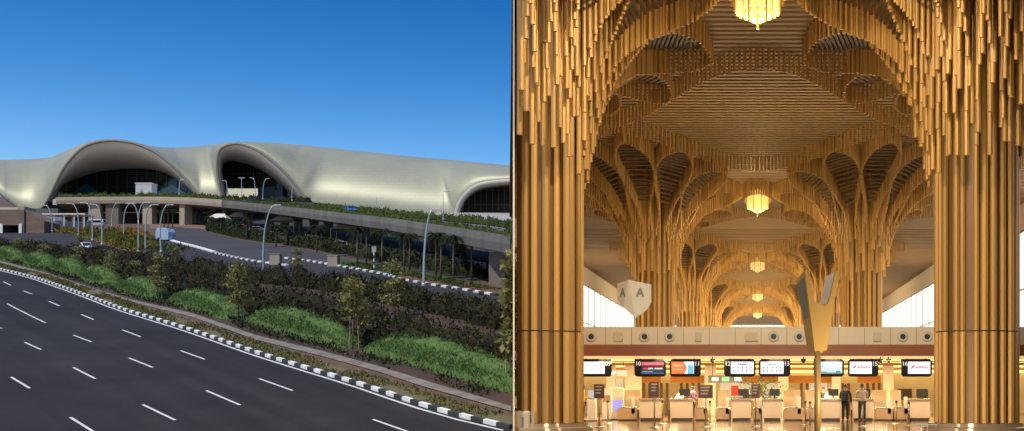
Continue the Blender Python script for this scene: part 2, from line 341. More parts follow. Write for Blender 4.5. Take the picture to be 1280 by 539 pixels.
def hedge(name, line, hgt, wid, lm, label, dens=26, size=(.18,.42), cat='hedge', group=None, pts3=None, lm2=None, gap=0., kind=None, clump=1.0):
    pts = pts3 or [GP(*p) for p in line]; tot = sum((q-p).length for p, q in zip(pts, pts[1:])); n = int(tot*dens*wid*hgt/2)
    base = pts[0].copy(); rs = resample(pts, max(8, int(tot/1.2)))
    hs_ = [hgt*random.uniform(.5, 1.25) for _ in rs]; ws = [wid*random.uniform(.7, 1.15) for _ in rs]; c = []; c2 = []
    for _ in range(n):
        k = random.random()*(len(rs)-1); i = int(k); f = k-i; p = rs[i].lerp(rs[i+1], f); d = rs[i+1]-rs[i]; nn = Vector((-d.y, d.x, 0)).normalized()
        if gap and math.sin(i*2.399) > 1-gap*2: continue
        j = i if f < .5 else i+1; H = hs_[j]; e = 1-abs(f-.5 if False else (f if f < .5 else 1-f))*.5*clump
        a = random.uniform(0, math.pi); rr = random.random()**.35
        off = math.cos(a)*ws[j]/2*rr; z = (abs(math.sin(a))**.6)*H*rr*e if random.random() < .7 else random.uniform(.05, .8)*H
        q = p+nn*off; (c if random.random() < .8 or not lm2 else c2).append((q.x-base.x, q.y-base.y, q.z+z-base.z))
    t = thing(name, label, cat, base, 0, group)
    if kind: t['kind'] = kind
    b = MB(); b.add(*leaves(c, rng.uniform(size[0], size[1], len(c)), up=.25, asp=.55)); b.build('leaves', lm, t)
    if c2: b = MB(); b.add(*leaves(c2, rng.uniform(size[0], size[1], len(c2)), up=.4, asp=.5)); b.build('young_leaves', lm2, t)
    b = MB(); rows = []; m = len(rs)              # dense inner growth that the outer leaves cover
    for i, p in enumerate(rs):
        d = rs[min(i+1, m-1)]-rs[max(i-1, 0)]; nn = Vector((-d.y, d.x, 0)).normalized(); k = .80*(.25 if i in (0, m-1) else 1)*(.4 if gap and math.sin(i*2.399) > 1-gap*2 else 1); q = p-base
        rows.append([tuple(q+nn*(math.cos(a)*ws[i]/2*k*(1+.12*math.sin(i*1.9+a*3)))+Vector((0,0,hs_[i]*k*abs(math.sin(a))**.7*(1+.1*math.sin(i*2.7+a*5))-.08))) for a in [math.pi*j/8 for j in range(9)]])
    b.grid(rows); b.build('inner_growth', lm, t)
    return t
hg = 'dark bronze hedge rows behind the mounds'
def bh(line, h, wd, lab, dens, size=(.16,.36), gap=0., l2=None): hedge('bronze_hedge', line, h, wd, lm_bronze, lab, lm2=l2 or lm_dark, group=hg, dens=dens, size=size, gap=gap)
bh([(-14,318),(50,326),(100,336),(150,349),(196,363)], 2.2, 2.8, 'dark bronze hedge directly behind the four farthest green mounds', 34, (.2,.42))
bh([(204,365),(250,376),(300,388),(360,404),(428,421)], 2.2, 2.7, 'dark bronze hedge directly behind the two middle green mounds', 46, (.15,.4), .06)
bh([(438,425),(500,441),(580,461),(636,476)], 2.3, 2.4, 'dark bronze hedge directly behind the longest green mound', 60, (.14,.38), .06)
bh([(-14,311),(50,316.5),(115,323.5),(180,333)], 2.2, 2.8, 'farthest dark bronze hedge beside the upper road, left of the slim sapling', 34, (.2,.42))
bh([(184,334),(240,342),(300,350),(360,357)], 2.5, 2.8, 'dark bronze hedge beside the upper road below the curved lamp post', 40)
bh([(366,357),(430,366),(500,381),(570,396),(637,413)], 2.6, 2.6, 'dark bronze hedge beside the upper road below the viaduct pier', 52, (.15,.40), .06)
bh([(-14,314.5),(60,321),(130,332),(190,344),(230,352)], 1.8, 2.8, 'dark middle hedge of the bed behind the small saplings', 34, (.2,.4), .06, lm_red)
bh([(240,357),(300,368),(360,379),(420,392),(480,406)], 1.6, 2.8, 'low patchy reddish hedge in the middle of the bed', 36, (.16,.36), .12, lm_red)
bh([(490,408),(540,419),(590,432),(638,446)], 1.6, 2.2, 'low leafy hedge in the middle of the bed near the hall', 46, (.14,.32), .12, lm_yel)
def gcover(name, line, lm, label, wid, hgt, n, size):
    pts = resample([GP(*p) for p in line], 60); base = pts[0].copy(); c = []
    for _ in range(n):
        k = random.random()*58; i = int(k); p = pts[i].lerp(pts[i+1], k-i); d = pts[i+1]-pts[i]; nn = Vector((-d.y, d.x, 0)).normalized(); o = random.uniform(0, wid)
        if math.sin(i*1.7)+math.sin(i*.53+o*2) < -1.0: continue
        q = p+nn*o; c.append((q.x-base.x, q.y-base.y, gz(q.y)-base.z+random.uniform(0, hgt)))
    b = MB(); b.add(*leaves(c, rng.uniform(size*.6, size*1.3, len(c)), up=.6, asp=.4)); o = b.build(name, lm); o.location = base
    tag(o, label, 'ground cover', kind='stuff')
gcover('ground_cover', [(p[0], p[1]-1) for p in FF[1:]], lm_dark, 'low dark ground cover between footpath and green mounds', 1.5, .35, 6000, .3)
gcover('bed_cover', [(0,320),(100,335),(200,360),(320,388),(440,412),(638,462)], lm_dark, 'dark low ground cover between the bronze hedges', 13, .5, 5000, .5)
gcover('verge_weeds', [(p[0], p[1]-1.5) for p in KL[1:]], leafmat('dry_grass_blade', (.085,.10,.02), (.19,.17,.06), .35, .4), 'dry grass tufts on the verge behind the painted kerb', 1.9, .14, 14000, .24)
gcover('lawn_tufts', [(425,331),(480,341.5),(535,353),(600,365)], lm_hedge, 'short green grass on the lawn strip under the viaduct', 3.2, .2, 3500, .35)
gcover('bed_flowers', [(60,290),(100,296),(135,309),(165,316)], lm_yel, 'yellow green flowering ground cover on the median bed', 7, .9, 2200, .8)
gcover('bed_greens', [(88,291),(120,302),(150,312),(180,317.5)], lm_hedge, 'green ground cover on the median bed', 9, .8, 2200, .8)
gcover('orange_flowers', [(108,290),(130,289),(150,292),(160,300)], leafmat('orange_petal', (.25,.13,.02), (.34,.2,.03), .3, .3), 'yellow and orange flowering bed in front of the terminal columns', 5, .7, 1100, .8)

def sapling(bx, by, topy, wpx, label, stakes=2, lm=None, dens=1.0, lean=0.):
    p = GP(bx, by); s = F/p.y; H = (by-topy)/s; W = .8*wpx/s; t = thing('sapling', label, 'young tree', p, 0, 'young staked trees in the planting bed')
    b = MB(); tr = [(0,0,-.1),(.04*H*lean,0,H*.35),(.02*H,0.05,H*.7),(0,0,H*.97)]; b.tube(tr, [.06,.05,.035,.012], 7)
    tips = []
    for k in range(13):
        z = H*random.uniform(.28, .95); a = random.uniform(0, 6.28); r = W*.5*random.uniform(.55, 1)*(1.12-z/H)**.55; e = (r*math.cos(a), r*math.sin(a), z+r*.25)
        b.tube([(0,0,z-.15*r), (e[0]*.5, e[1]*.5, z+r*.1), e], [.02,.014,.006], 5); tips.append((e, r))
    b.build('trunk', bark, t, smooth=True)
    c = []
    for e, r in tips+[((0,0,H*.96), W*.25)]:
        for _ in range(int(46*dens)):
            f = random.uniform(.3, 1.12); c.append((e[0]*f+random.gauss(0,.16*W), e[1]*f+random.gauss(0,.16*W), e[2]+random.gauss(0,.045*H)-(1-f)*r*.2))
    b = MB(); b.add(*leaves(c, rng.uniform(.2, .42, len(c))*max(.8, H/4.5), up=.15, asp=.55)); b.build('crown', lm or lm_olive, t)
    for k in range(stakes):
        a = 2.1*k+.4; x, y = .45*math.cos(a), .45*math.sin(a); b = MB(); b.tube([(x, y, -.1), (x*.75, y*.75, H*random.uniform(.42,.52))], .03, 6); b.build('stake', stake_m, t)
for q in [(24,322,299,17,'staked olive sapling farthest left above the green mounds'),(56,327,305,19,'staked olive sapling, second from the left, between two mounds'),(96,339,309,22,'olive sapling, third from the left, in front of the white car'),
          (101,310,296,13,'small olive tree beside the white car on the upper road'),(139,352,315,24,'forked olive sapling with a tall stake left of the broad mound'),(197,375,319,26,'tall slim staked sapling between the broad and the long mound'),
          (220,328,311,13,'little olive sapling top near the pale blue container'),(298,400,331,37,'bushy staked sapling at the left end of the bright green mound'),(372,344,313,18,'bright olive sapling in front of the ramp wall'),
          (441,437,352,46,'largest staked sapling, between the two long mounds on the right'),(494,396,330,42,'spreading sapling left of the tall lamp post on the right'),(638,487,322,20,'tall sapling at the right edge beside the hall'),
          (168,345,327,20,'yellowish bush sapling behind the broad mound')]: sapling(*q)

def palm(bx, by, h, label):
    p = GP(bx, by); t = thing('palm_tree', label, 'palm', p, random.uniform(0, 6), 'dark palms under the viaduct')
    b = MB(); b.tube([(0,0,-.1),(.05,0,h*.5),(0,.05,h)], [.16,.12,.1], 8); b.build('trunk', bark, t, smooth=True)
    c = MB()
    for k in range(15):
        a = k*2.399; el = random.uniform(.1, 1.1); L = random.uniform(1.5, 2.3); q = [Vector((0,0,h))]
        for i in range(1, 7): f = i/6; q.append(Vector((math.cos(a)*L*f*math.cos(el*.5), math.sin(a)*L*f*math.cos(el*.5), h+L*(math.sin(el)*f-f*f*.95))))
        for i in range(6):
            d = q[i+1]-q[i]; s_ = Vector((-math.sin(a), math.cos(a), 0))
            for m_ in range(3):
                o = q[i].lerp(q[i+1], m_/3)
                for sg in (-1, 1):
                    e = o+s_*sg*.5*(1.1-i/7)+d*.7-Vector((0,0,.25)); wv = d.normalized()*.07
                    c.add([tuple(o-wv), tuple(o+wv), tuple(e)], [(0,1,2)])
    c.build('fronds', lm_palm, t)
# ------------------------------------------------------------------ terminal building
roof_m = mat('champagne_metal', (.30,.30,.215), .5, .22, var=.10, vscale=.05, col2=(.37,.365,.26), stretch=(1,1,.35))
def add_panels(m, col, k):              # fine panel joints of the roof cladding
    n = m.node_tree.nodes; l = m.node_tree.links; b_ = n['Principled BSDF']; src = b_.inputs['Base Color'].links[0].from_socket
    t = n.new('ShaderNodeTexCoord'); q = n.new('ShaderNodeMapping'); q.inputs['Rotation'].default_value = (R(90),0,0); q.inputs['Scale'].default_value = (.055,.055,.055); br_ = n.new('ShaderNodeTexBrick')
    br_.inputs['Color1'].default_value = (1,1,1,1); br_.inputs['Color2'].default_value = (.93,.93,.92,1); br_.inputs['Mortar'].default_value = (.72,.72,.72,1); br_.inputs['Scale'].default_value = 3; br_.inputs['Mortar Size'].default_value = .012
    mx = n.new('ShaderNodeMix'); mx.data_type = 'RGBA'; mx.blend_type = 'MULTIPLY'; mx.inputs['Factor'].default_value = k
    l.new(t.outputs['Object'], q.inputs['Vector']); l.new(q.outputs['Vector'], br_.inputs['Vector']); l.new(src, mx.inputs['A']); l.new(br_.outputs['Color'], mx.inputs['B']); l.new(mx.outputs['Result'], b_.inputs['Base Color'])
add_panels(roof_m, None, .5)
rim_m = mat('rim_panel', (.19,.18,.155), .6, .1, var=.08, vscale=.1)
soffit_m = mat('soffit_panel', (.82,.81,.79), .55, 0, var=.06, vscale=.06)
glass_m = mat('dark_glass', (.006,.011,.018), .08, 0, spec=.5)
mull_m = mat('mullion', (.06,.075,.085), .4, .5)
white_m = mat('white_paint', (.72,.71,.68), .6)
YB, YT = 505.0, 546.0
T0 = P(320, 262, YB); term = thing('terminal', 'huge airport terminal with sweeping champagne metal roof and arched openings', 'building', T0)
def TP(px, py, y): return tuple(P(px, py, y)-T0)
A_bot = [(-30,228),(0,240),(10,247.5),(20,255),(30,261),(42,263.5),(52,258),(58,250),(64,238),(70,225),(78,210),(88,197),(97,188),(107,181),(122,176),(140,174)]
A_top = [(-30,200),(0,200),(10,200),(20,199.6),(30,199.2),(40,198.7),(50,198.2),(58,197.6),(65,196),(72,193),(80,189.5),(88,186),(97,182),(107,178.5),(122,175),(140,173.4)]
B_bot = [(140,174),(153,175),(166,177.2),(176,180.2),(186,184.5),(196,189.5),(205,196),(214,203.5),(222,211),(230,219.5),(238,228.5),(246,238),(253,246.5),(264,247),(276,247),(272.5,232),(270,215),(270,200),(272,190),(276,184),(281,181),(288,179),(297,178.2)]
B_top = [(140,173.4),(150,174.2),(160,175.6),(170,178),(180,180.6),(188,182.3),(196,183.4),(204,184.1),(212,184.4),(220,184.3),(228,184),(236,183.5),(244,183),(251,182.4),(257,181.9),(261,181.5),(264,181.2),(267,180.8),(270,180.3),(274,179.6),(279,178.7),(287,177.6),(297,177.2)]
C_bot = [(297,178.2),(306,180),(315,183),(324,187.5),(332,193),(340,199.3),(348,206),(355,213),(362,220.5),(369,228.5),(375,236),(385,251),(420,256),(480,262),(540,269),(566,271),(568,262),(571,253),(576,245),(583,237.5),(592,231),(603,227),(620,224.5),(645,223),(700,222)]
C_top = [(297,177.2),(309,177.2),(320,177.5),(333,178),(345,178.8),(355,179.7),(365,180.5),(375,181.3),(385,182),(394,183),(403,184),(418,185.4),(445,188.5),(480,192),(515,195.6),(540,197.9),(550,198.8),(560,199.6),(569,200.4),(578,201.2),(588,202.2),(600,203.3),(618,205),(645,207.5),(700,212)]
b = MB(); NV = 16
for bot, top in ((A_bot, A_top), (B_bot, B_top), (C_bot, C_top)):
    N = len(bot)*4
    def dens(c):                             # smooth, one sample per matching knot
        q = [Vector((p[0], p[1], 0)) for p in c]; q = [2*q[0]-q[1]]+q+[2*q[-1]-q[-2]]; out = []
        for i in range(1, len(q)-2):
            for k in range(4):
                t = k/4; a, b_, c_, d = q[i-1], q[i], q[i+1], q[i+2]; out.append(.5*((2*b_)+(c_-a)*t+(2*a-5*b_+4*c_-d)*t*t+(3*b_-a-3*c_+d)*t**3))
        return out+[q[-2]]
    lo, hi = dens(bot), dens(top); rows = []
    for v in range(NV+1):
        ph = math.pi/2*v/NV; r = []
        for p, q in zip(lo, hi):
            f = math.sin(ph); g = 1-math.cos(ph); hh = max(0, p.y-q.y); D = (YT-YB)*min(1, .25+hh/45)
            y = YB+D*g; e = f+(1-f)*0
            x = p.x+(q.x-p.x)*e; yy = p.y+(q.y-p.y)*e
            r.append(TP(x, yy, y))
        rows.append(r)
    for dy, dz in ((25,-1.5),(60,-8),(110,-24),(140,-40)): rows.append([(q[0], q[1]+dy, q[2]+dz) for q in rows[NV]])
    b.grid(rows)
rf = b.build('roof', roof_m, term, smooth=True)
def offset(c, d, n):
    c = resample([Vector((p[0], p[1], 0)) for p in smoothpts([Vector((p[0], p[1], 0)) for p in c], n*2)], n); out = []
    for i, p in enumerate(c):
        t = (c[min(i+1, n-1)]-c[max(i-1, 0)]).normalized(); out.append(p+Vector((-t.y, t.x, 0))*d)
    return c, out
rim1 = A_bot[1:]+B_bot[1:13]; rim2 = B_bot[14:]+C_bot[1:12]; rim3 = C_bot[15:]
in1 = [(71,247),(73,239),(80,231.5),(90,226),(105,220),(125,214.5),(150,211.5),(175,211),(195,213),(212,219),(228,230),(240,240),(247,247)]
in2 = [(284,246),(281,233),(278,216),(278.5,208),(281,203.5),(289,201.5),(304,204),(327,213),(349,229),(369,248)]
in3 = [(576,269),(580,256),(586,247),(597,240),(612,236),(640,233.5),(700,232)]
for k, (rim, inn, wpx, s0) in enumerate(((rim1, in1, 3.6, 6), (rim2, in2, 3.4, 0), (rim3, in3, 7.0, 0))):
    n = 70; o, i_ = offset(rim, wpx, n); b = MB()
    b.grid([[TP(p.x, p.y, YB+.3) for p in o], [TP(p.x*.7+q.x*.3, p.y*.7+q.y*.3, YB-1.4) for p, q in zip(o, i_)], [TP(q.x, q.y, YB-.6) for q in i_], [TP(q.x, q.y, YB+2.5) for q in i_]])
    b.build('arch_rim', rim_m if k < 2 else mat('pale_arch_frame', (.42,.41,.35), .55), term, smooth=True)
    o2 = offset(rim[s0:], wpx, n)[1]; ii = resample([Vector((p[0], p[1], 0)) for p in smoothpts([Vector((p[0], p[1], 0)) for p in inn], n*2)], n)
    b = MB(); rows = []
    for v in range(9):
        f = v/8; y = YB+2.4+32*f**1.3
        rows.append([TP(p.x+(q.x-p.x)*f**.85, p.y+(q.y-p.y)*f**.85, y) for p, q in zip(o2, ii)])
    b.grid(rows); b.build('arch_soffit', soffit_m, term, smooth=True)
    # curtain wall behind the opening
    x0 = min(p.x for p in ii); x1 = max(p.x for p in ii); y0 = min(p.y for p in ii); y1 = max(p.y for p in ii); Yg = YB+37
    b = MB(); q0 = TP(x0-12, y1+22, Yg); q1 = TP(x1+12, y0-10, Yg); b.box(q0[0], q1[0], q0[1], q0[1]+.3, q0[2], q1[2]); cw = b.build('curtain_wall', glass_m if k < 2 else mat('grey_glass', (.06,.08,.09), .25), term)
    b = MB(); nx = int((q1[0]-q0[0])/ (4.2 if k < 2 else 2.4))
    for j in range(nx+1): x = q0[0]+(q1[0]-q0[0])*j/nx; b.box(x-.12, x+.12, q0[1]-.35, q0[1]-.01, q0[2], q1[2])
    for z in np.arange(q0[2], q1[2], 6.0): b.box(q0[0], q1[0], q0[1]-.28, q0[1]-.02, z-.1, z+.1)
    b.build('mullions', mull_m if k < 2 else mat('pale_fin', (.42,.44,.45), .5), cw)
# blue glass of the hall beyond seen through the arches, and the dark base storey
for (xs, y) in (([(88,243),(108,229),(126,243)], 540), ([(192,243),(215,231),(236,243)], 540), ([(268,248),(285,238),(300,234),(318,236),(340,233),(358,248)], 540), ([(346,248),(346,222),(353,228),(353,248)], 539.5)):
    MB().add([TP(p[0], p[1], y) for p in xs], [tuple(range(len(xs)))]).build('blue_glazing', mat('blue_glass', (.02,.10,.19), .15, 0, spec=.8), term)
b = MB(); q0 = TP(20, 300, YB+14); q1 = TP(560, 252, YB+14); b.box(q0[0], q1[0], q0[1], q0[1]+1, q0[2]-12, q1[2]); b.build('base_storey', mat('dark_storey', (.03,.028,.026), .6, var=.3, vscale=.1), term)
b = MB(); q0 = TP(564, 271.5, YB-3); q1 = TP(650, 268.3, YB-3); b.box(q0[0], q1[0], q0[1], q0[1]+9, q0[2], q1[2]); b.build('entrance_ledge', white_m, term)

# ------------------------------------------------------------------ viaduct
DL = [(70,247,375),(105,246.5,376),(140,246.3,376),(175,246.2,376),(205,246.4,373),(228,247,367),(250,248,358),(285,250.8,342),(320,254.4,320),(380,260.8,270),(440,267.6,233),(480,272,210),(540,280.5,182),(600,289.7,156),(638.5,295.6,143.5)]
near = smoothpts([P(*q) for q in DL], 60); DW = 18.0
def side(i, off, dz=0):
    d = near[min(i+1, 59)]-near[max(i-1, 0)]; n = Vector((-d.y, d.x, 0)).normalized(); p = near[i]+n*off; return Vector((max(p.x, -1e9), p.y, near[i].z+dz))
V0 = near[30].copy(); V0.z = gz(V0.y); via = thing('viaduct', 'long curved concrete approach viaduct sweeping down from the terminal to the right', 'viaduct', V0)
def clip(p): return Vector((min(p.x, ex(p.y)-.25), p.y, p.z))
def VS(i, off, dz): return tuple(clip(side(i, off, dz))-V0)
b = MB(); b.grid([[VS(i, .6, -.25) for i in range(60)], [VS(i, DW, -.25) for i in range(60)]]); b.build('road_deck', mat('deck_asphalt', (.15,.15,.14), .9, var=.12, vscale=.1), via)
b = MB(); b.grid([[VS(i, 0, -1.9) for i in range(60)], [VS(i, 4, -2.6) for i in range(60)], [VS(i, DW-4, -2.6) for i in range(60)], [VS(i, DW, -1.9) for i in range(60)]]); b.build('girder', conc_d, via)
for nm, o0, rng_ in (('parapet', 0, range(0, 60)), ('parapet', DW-.5, range(0, 60))):
    b = MB(); b.grid([[VS(i, o0, -1.95) for i in rng_], [VS(i, o0-.12, -.9) for i in rng_], [VS(i, o0, 0) for i in rng_], [VS(i, o0+.6, 0) for i in rng_], [VS(i, o0+.6, -.9) for i in rng_]])
    b.build(nm, conc_d, via)
i1 = 18
b = MB(); b.grid([[VS(i, -.16, -1.9) for i in range(0, 15)], [VS(i, -.3, -1.0) for i in range(0, 15)], [VS(i, -.16, .05) for i in range(0, 15)], [VS(i, .5, .08) for i in range(0, 15)]]); b.build('beige_fascia', beige, via)
def pier(px, label_w, off, wd, dp, m, flare=True):
    best = min(range(60), key=lambda i: abs((side(i, off).x/side(i, off).y)*F+CX-px)); p = side(best, off); d = near[min(best+1, 59)]-near[max(best-1, 0)]; rz = math.atan2(d.y, d.x)
    z0 = gz(p.y)-.3; z1 = p.z-1.9; b = MB()
    if flare: b.prism([(-wd*.38,z0),(wd*.38,z0),(wd*.42,z1-2),(wd*.9,z1),(-wd*.9,z1),(-wd*.42,z1-2)], 'y', -dp/2, dp/2)
    else: b.box(-wd/2, wd/2, -dp/2, dp/2, z0, z1)
    o = b.build('pier', m, via); o.rotation_euler = (0, 0, rz); o.location = (p.x-V0.x, p.y-V0.y, -V0.z); return o
for px, wd in ((110,3.4),(133,3.6),(148,3.4),(186,3.2),(227,3.2)): pier(px, '', 1.6, wd, 2.2, beige, False)
for px in (250,268,285,312,335,356,374,394,412,445,470,505,540,575): pier(px, '', 9 if px % 2 else 13, 2.4, 1.8, conc_d)
# wide end pier of the ramp
a, c = GP(611, 358), GP(638.6, 360.5); b = MB(); top = near[57].z-2.0
a -= V0; c -= V0; dd = (c-a).normalized()
b.add([tuple(q) for q in (a, c, c+Vector((.5,3.5,.2)), a+Vector((.5,3.5,.2)))]+[(q.x, q.y, top-V0.z) for q in (a, c, c+Vector((.5,3.5,0)), a+Vector((.5,3.5,0)))], [(0,1,5,4),(1,2,6,5),(2,3,7,6),(3,0,4,7),(4,5,6,7)])
b.build('end_pier', mat('pier_brick', (.155,.13,.11), .9, var=.2, vscale=1.5, stretch=(1,1,6)), via)
def hedge_on_deck(off, i0, i1, h, label, w_=1.1, dens=30): hedge('deck_hedge', None, h, w_, lm_hedge, label, pts3=[clip(side(i, off, 0)) for i in range(i0, i1)], dens=dens, size=(.25,.5), group='planted hedges along the viaduct', lm2=lm_yel)
hedge_on_deck(.9, 12, 60, .75, 'long leafy hedge on the near parapet of the viaduct', .9)
hedge_on_deck(DW-1.2, 12, 60, 1.4, 'long leafy hedge on the far parapet of the viaduct')
hedge('deck_hedge', None, 1.5, 1.6, lm_hedge, 'leafy hedge on the beige parapet in front of the large arch', pts3=[side(i, .8, 0) for i in range(0, 14)], dens=24, size=(.3,.6), group='planted hedges along the viaduct', lm2=lm_yel)
hedge('deck_hedge', None, 1.8, 2.2, lm_dark, 'dark planting strip at the foot of the second arch', pts3=[P(x, 248.5+(x-250)*.03, 440) for x in range(250, 400, 10)], dens=10, size=(.5,.9), group='planted hedges along the viaduct')
# forecourt slab between the viaduct and the arches
b = MB(); p0 = P(66, 247.3, 378); p1 = P(246, 247.8, 378)
pts = [(p0.x, 378, p0.z-.6), (p1.x+8, 378, p1.z-.6), (P(392,250,503).x, 503, P(392,252.5,503).z), (P(70,247,503).x, 503, P(70,248.5,503).z)]
b.add(pts+[(q[0], q[1], q[2]-1.5) for q in pts], [(0,1,2,3),(7,6,5,4),(0,4,5,1),(1,5,6,2),(2,6,7,3),(3,7,4,0)]); o = b.build('upper_forecourt', mat('pale_paving', (.5,.47,.42), .85, var=.1, vscale=.2), via); o.location = -V0

# ------------------------------------------------------------------ street lamps
lamp_head_m = mat('lamp_head', (.6,.62,.64), .4, .3)
def lamp(base, shape, r, label, heads=((0),), group=None, name='street_lamp'):
    """shape: list of arms, each a list of (dx, dz) from the base"""
    t = thing(name, label, 'lamp post', base, 0, group); b = MB()
    b.lathe([(r*1.9,-.1),(r*1.9,.5),(r*1.2,.6)], 10); b.tube([(x, 0, z) for x, z in shape[0]], [r*1.25-(r*.6)*i/(len(shape[0])-1) for i in range(len(shape[0]))], 8); b.build('pole', steel, t, smooth=True)
    for arm in shape[1:]: b = MB(); b.tube([(x, 0, z) for x, z in arm], r*.7, 7); b.build('arm', steel, t, smooth=True)
    for (x, z, dx) in heads: b = MB(); b.add([(x,-.14,z-.03),(x,.14,z-.03),(x+dx,.1,z+.02),(x+dx,-.1,z+.02),(x,-.14,z+.1),(x,.14,z+.1),(x+dx,.08,z+.1),(x+dx,-.08,z+.1)], [(0,1,2,3),(7,6,5,4),(0,4,5,1),(1,5,6,2),(2,6,7,3),(3,7,4,0)]); b.build('lamp_head', lamp_head_m, t)
def pxshape(base, pts): s = F/base.y; px0 = CX+base.x/base.y*F; py0 = CY-(base.z-EYE)/base.y*F; return [((x-px0)/s, (py0-y)/s) for x, y in pts]
def curve2(pts, n=14): return [(p.x, p.y) for p in smoothpts([Vector((x, y, 0)) for x, y in pts], n)]
bp = GP(329,342); sh = curve2(pxshape(bp, [(329,342),(329.2,315),(330.5,292),(333.5,276),(337.5,262.5),(341.5,257)])); lamp(bp, [sh], .13, 'tall curved lamp post in front of the viaduct, left of the ramp wall', [(sh[-1][0], sh[-1][1], 1.1)])
bp = GP(529.7,360); sh = curve2(pxshape(bp, [(529.7,360),(530,335),(530.8,312),(533.5,285),(537.5,266),(540,262)])); lamp(bp, [sh], .15, 'tallest curved lamp post, in front of the right end of the viaduct', [(sh[-1][0], sh[-1][1], .9)])
lg = 'arched lamp posts on the median bed'
for base, pts, hd, lab in (((65,291),[(65,291),(65,275),(62,263),(59,257.5),(57,256.5)],-1,'arched lamp post farthest left, before the glass ramp roof'),((98,295),[(98,295),(98,275),(96,263),(92.5,256),(89.5,254.5)],-1,'arched lamp post leaning left beside the white pavilion'),
     ((115.6,302),[(115.6,302),(115.4,280),(113.5,265),(110.5,256),(107,253.2)],-1,'arched lamp post curving left above the yellow flower bed'),((127.7,307.5),[(127.7,307.5),(127.4,285),(126,270),(123,259.5),(119.5,255.5)],-1,'taller arched lamp post curving left, near the white car'),
     ((139.8,284),[(139.8,284),(140,270),(141.5,261),(143.5,256),(145.5,254)],1,'arched lamp post curving right in front of a beige column'),((154.6,298),[(154.6,298),(154.8,275),(156.5,264),(159.5,257),(163,254.2)],1,'arched lamp post curving right beside the double lamp'),
     ((182,316),[(182,316),(181.8,290),(183,270),(186,260),(190,256)],1,'arched lamp post curving right behind the double lamp'),((201.5,317),[(201.5,317),(200,290),(201.3,275),(204.5,262),(208.5,256.2)],1,'arched lamp post curving right beside the pale blue container')):
    bp = GP(*base); sh = curve2(pxshape(bp, pts)); lamp(bp, [sh], .14, lab, [(sh[-1][0], sh[-1][1]-.05, 1.2*hd)], lg)
bp = GP(173,317); m_ = curve2(pxshape(bp, [(173,317),(173,300),(173,285),(173,274)]), 6); l_ = curve2(pxshape(bp, [(173,275),(171.5,265),(168.5,257.5),(165,254.5)])); r_ = curve2(pxshape(bp, [(173,275),(174.5,264),(177,256.5),(180,253.8)]))
lamp(bp, [m_, l_, r_], .14, 'double armed lamp post in the middle of the median bed', [(l_[-1][0], l_[-1][1], -1.1), (r_[-1][0], r_[-1][1], 1.1)], lg)
for px, y0, y1, bx, yy, lab, dbl in ((224,244,224.5,2,420,'slim deck lamp before the saddle of the roof',0),(284,245,226,-2,430,'slim deck lamp left of the pale hoarding',0),(302,245,222.5,0,430,'double headed deck lamp on the pale hoarding',1),(319,245,222.5,-2.5,430,'slim deck lamp leaning left inside the second arch',0),
      (328.5,250,223.5,4,400,'slim deck lamp leaning right inside the second arch',0),(365,252,225.5,4.5,380,'slim deck lamp by the right foot of the second arch',0),(470.5,261,248,0,260,'short deck lamp beyond the blue car',0),(554,277,239,0,205,'plain tall mast on the viaduct near the right arch',0)):
    bp = P(px, y0, yy); sh = curve2(pxshape(bp, [(px,y0),(px,y0*.6+y1*.4),(px+bx*.35,y0*.2+y1*.8),(px+bx,y1)]), 8); hd = [(sh[-1][0], sh[-1][1]-.05, (1 if bx >= 0 else -1)*1.1)]
    if dbl: hd.append((sh[-1][0], sh[-1][1]-.05, -1.1))
    lamp(bp, [sh], .12 if px < 450 else .06, lab, hd, 'slim lamps on the viaduct deck', 'deck_lamp')

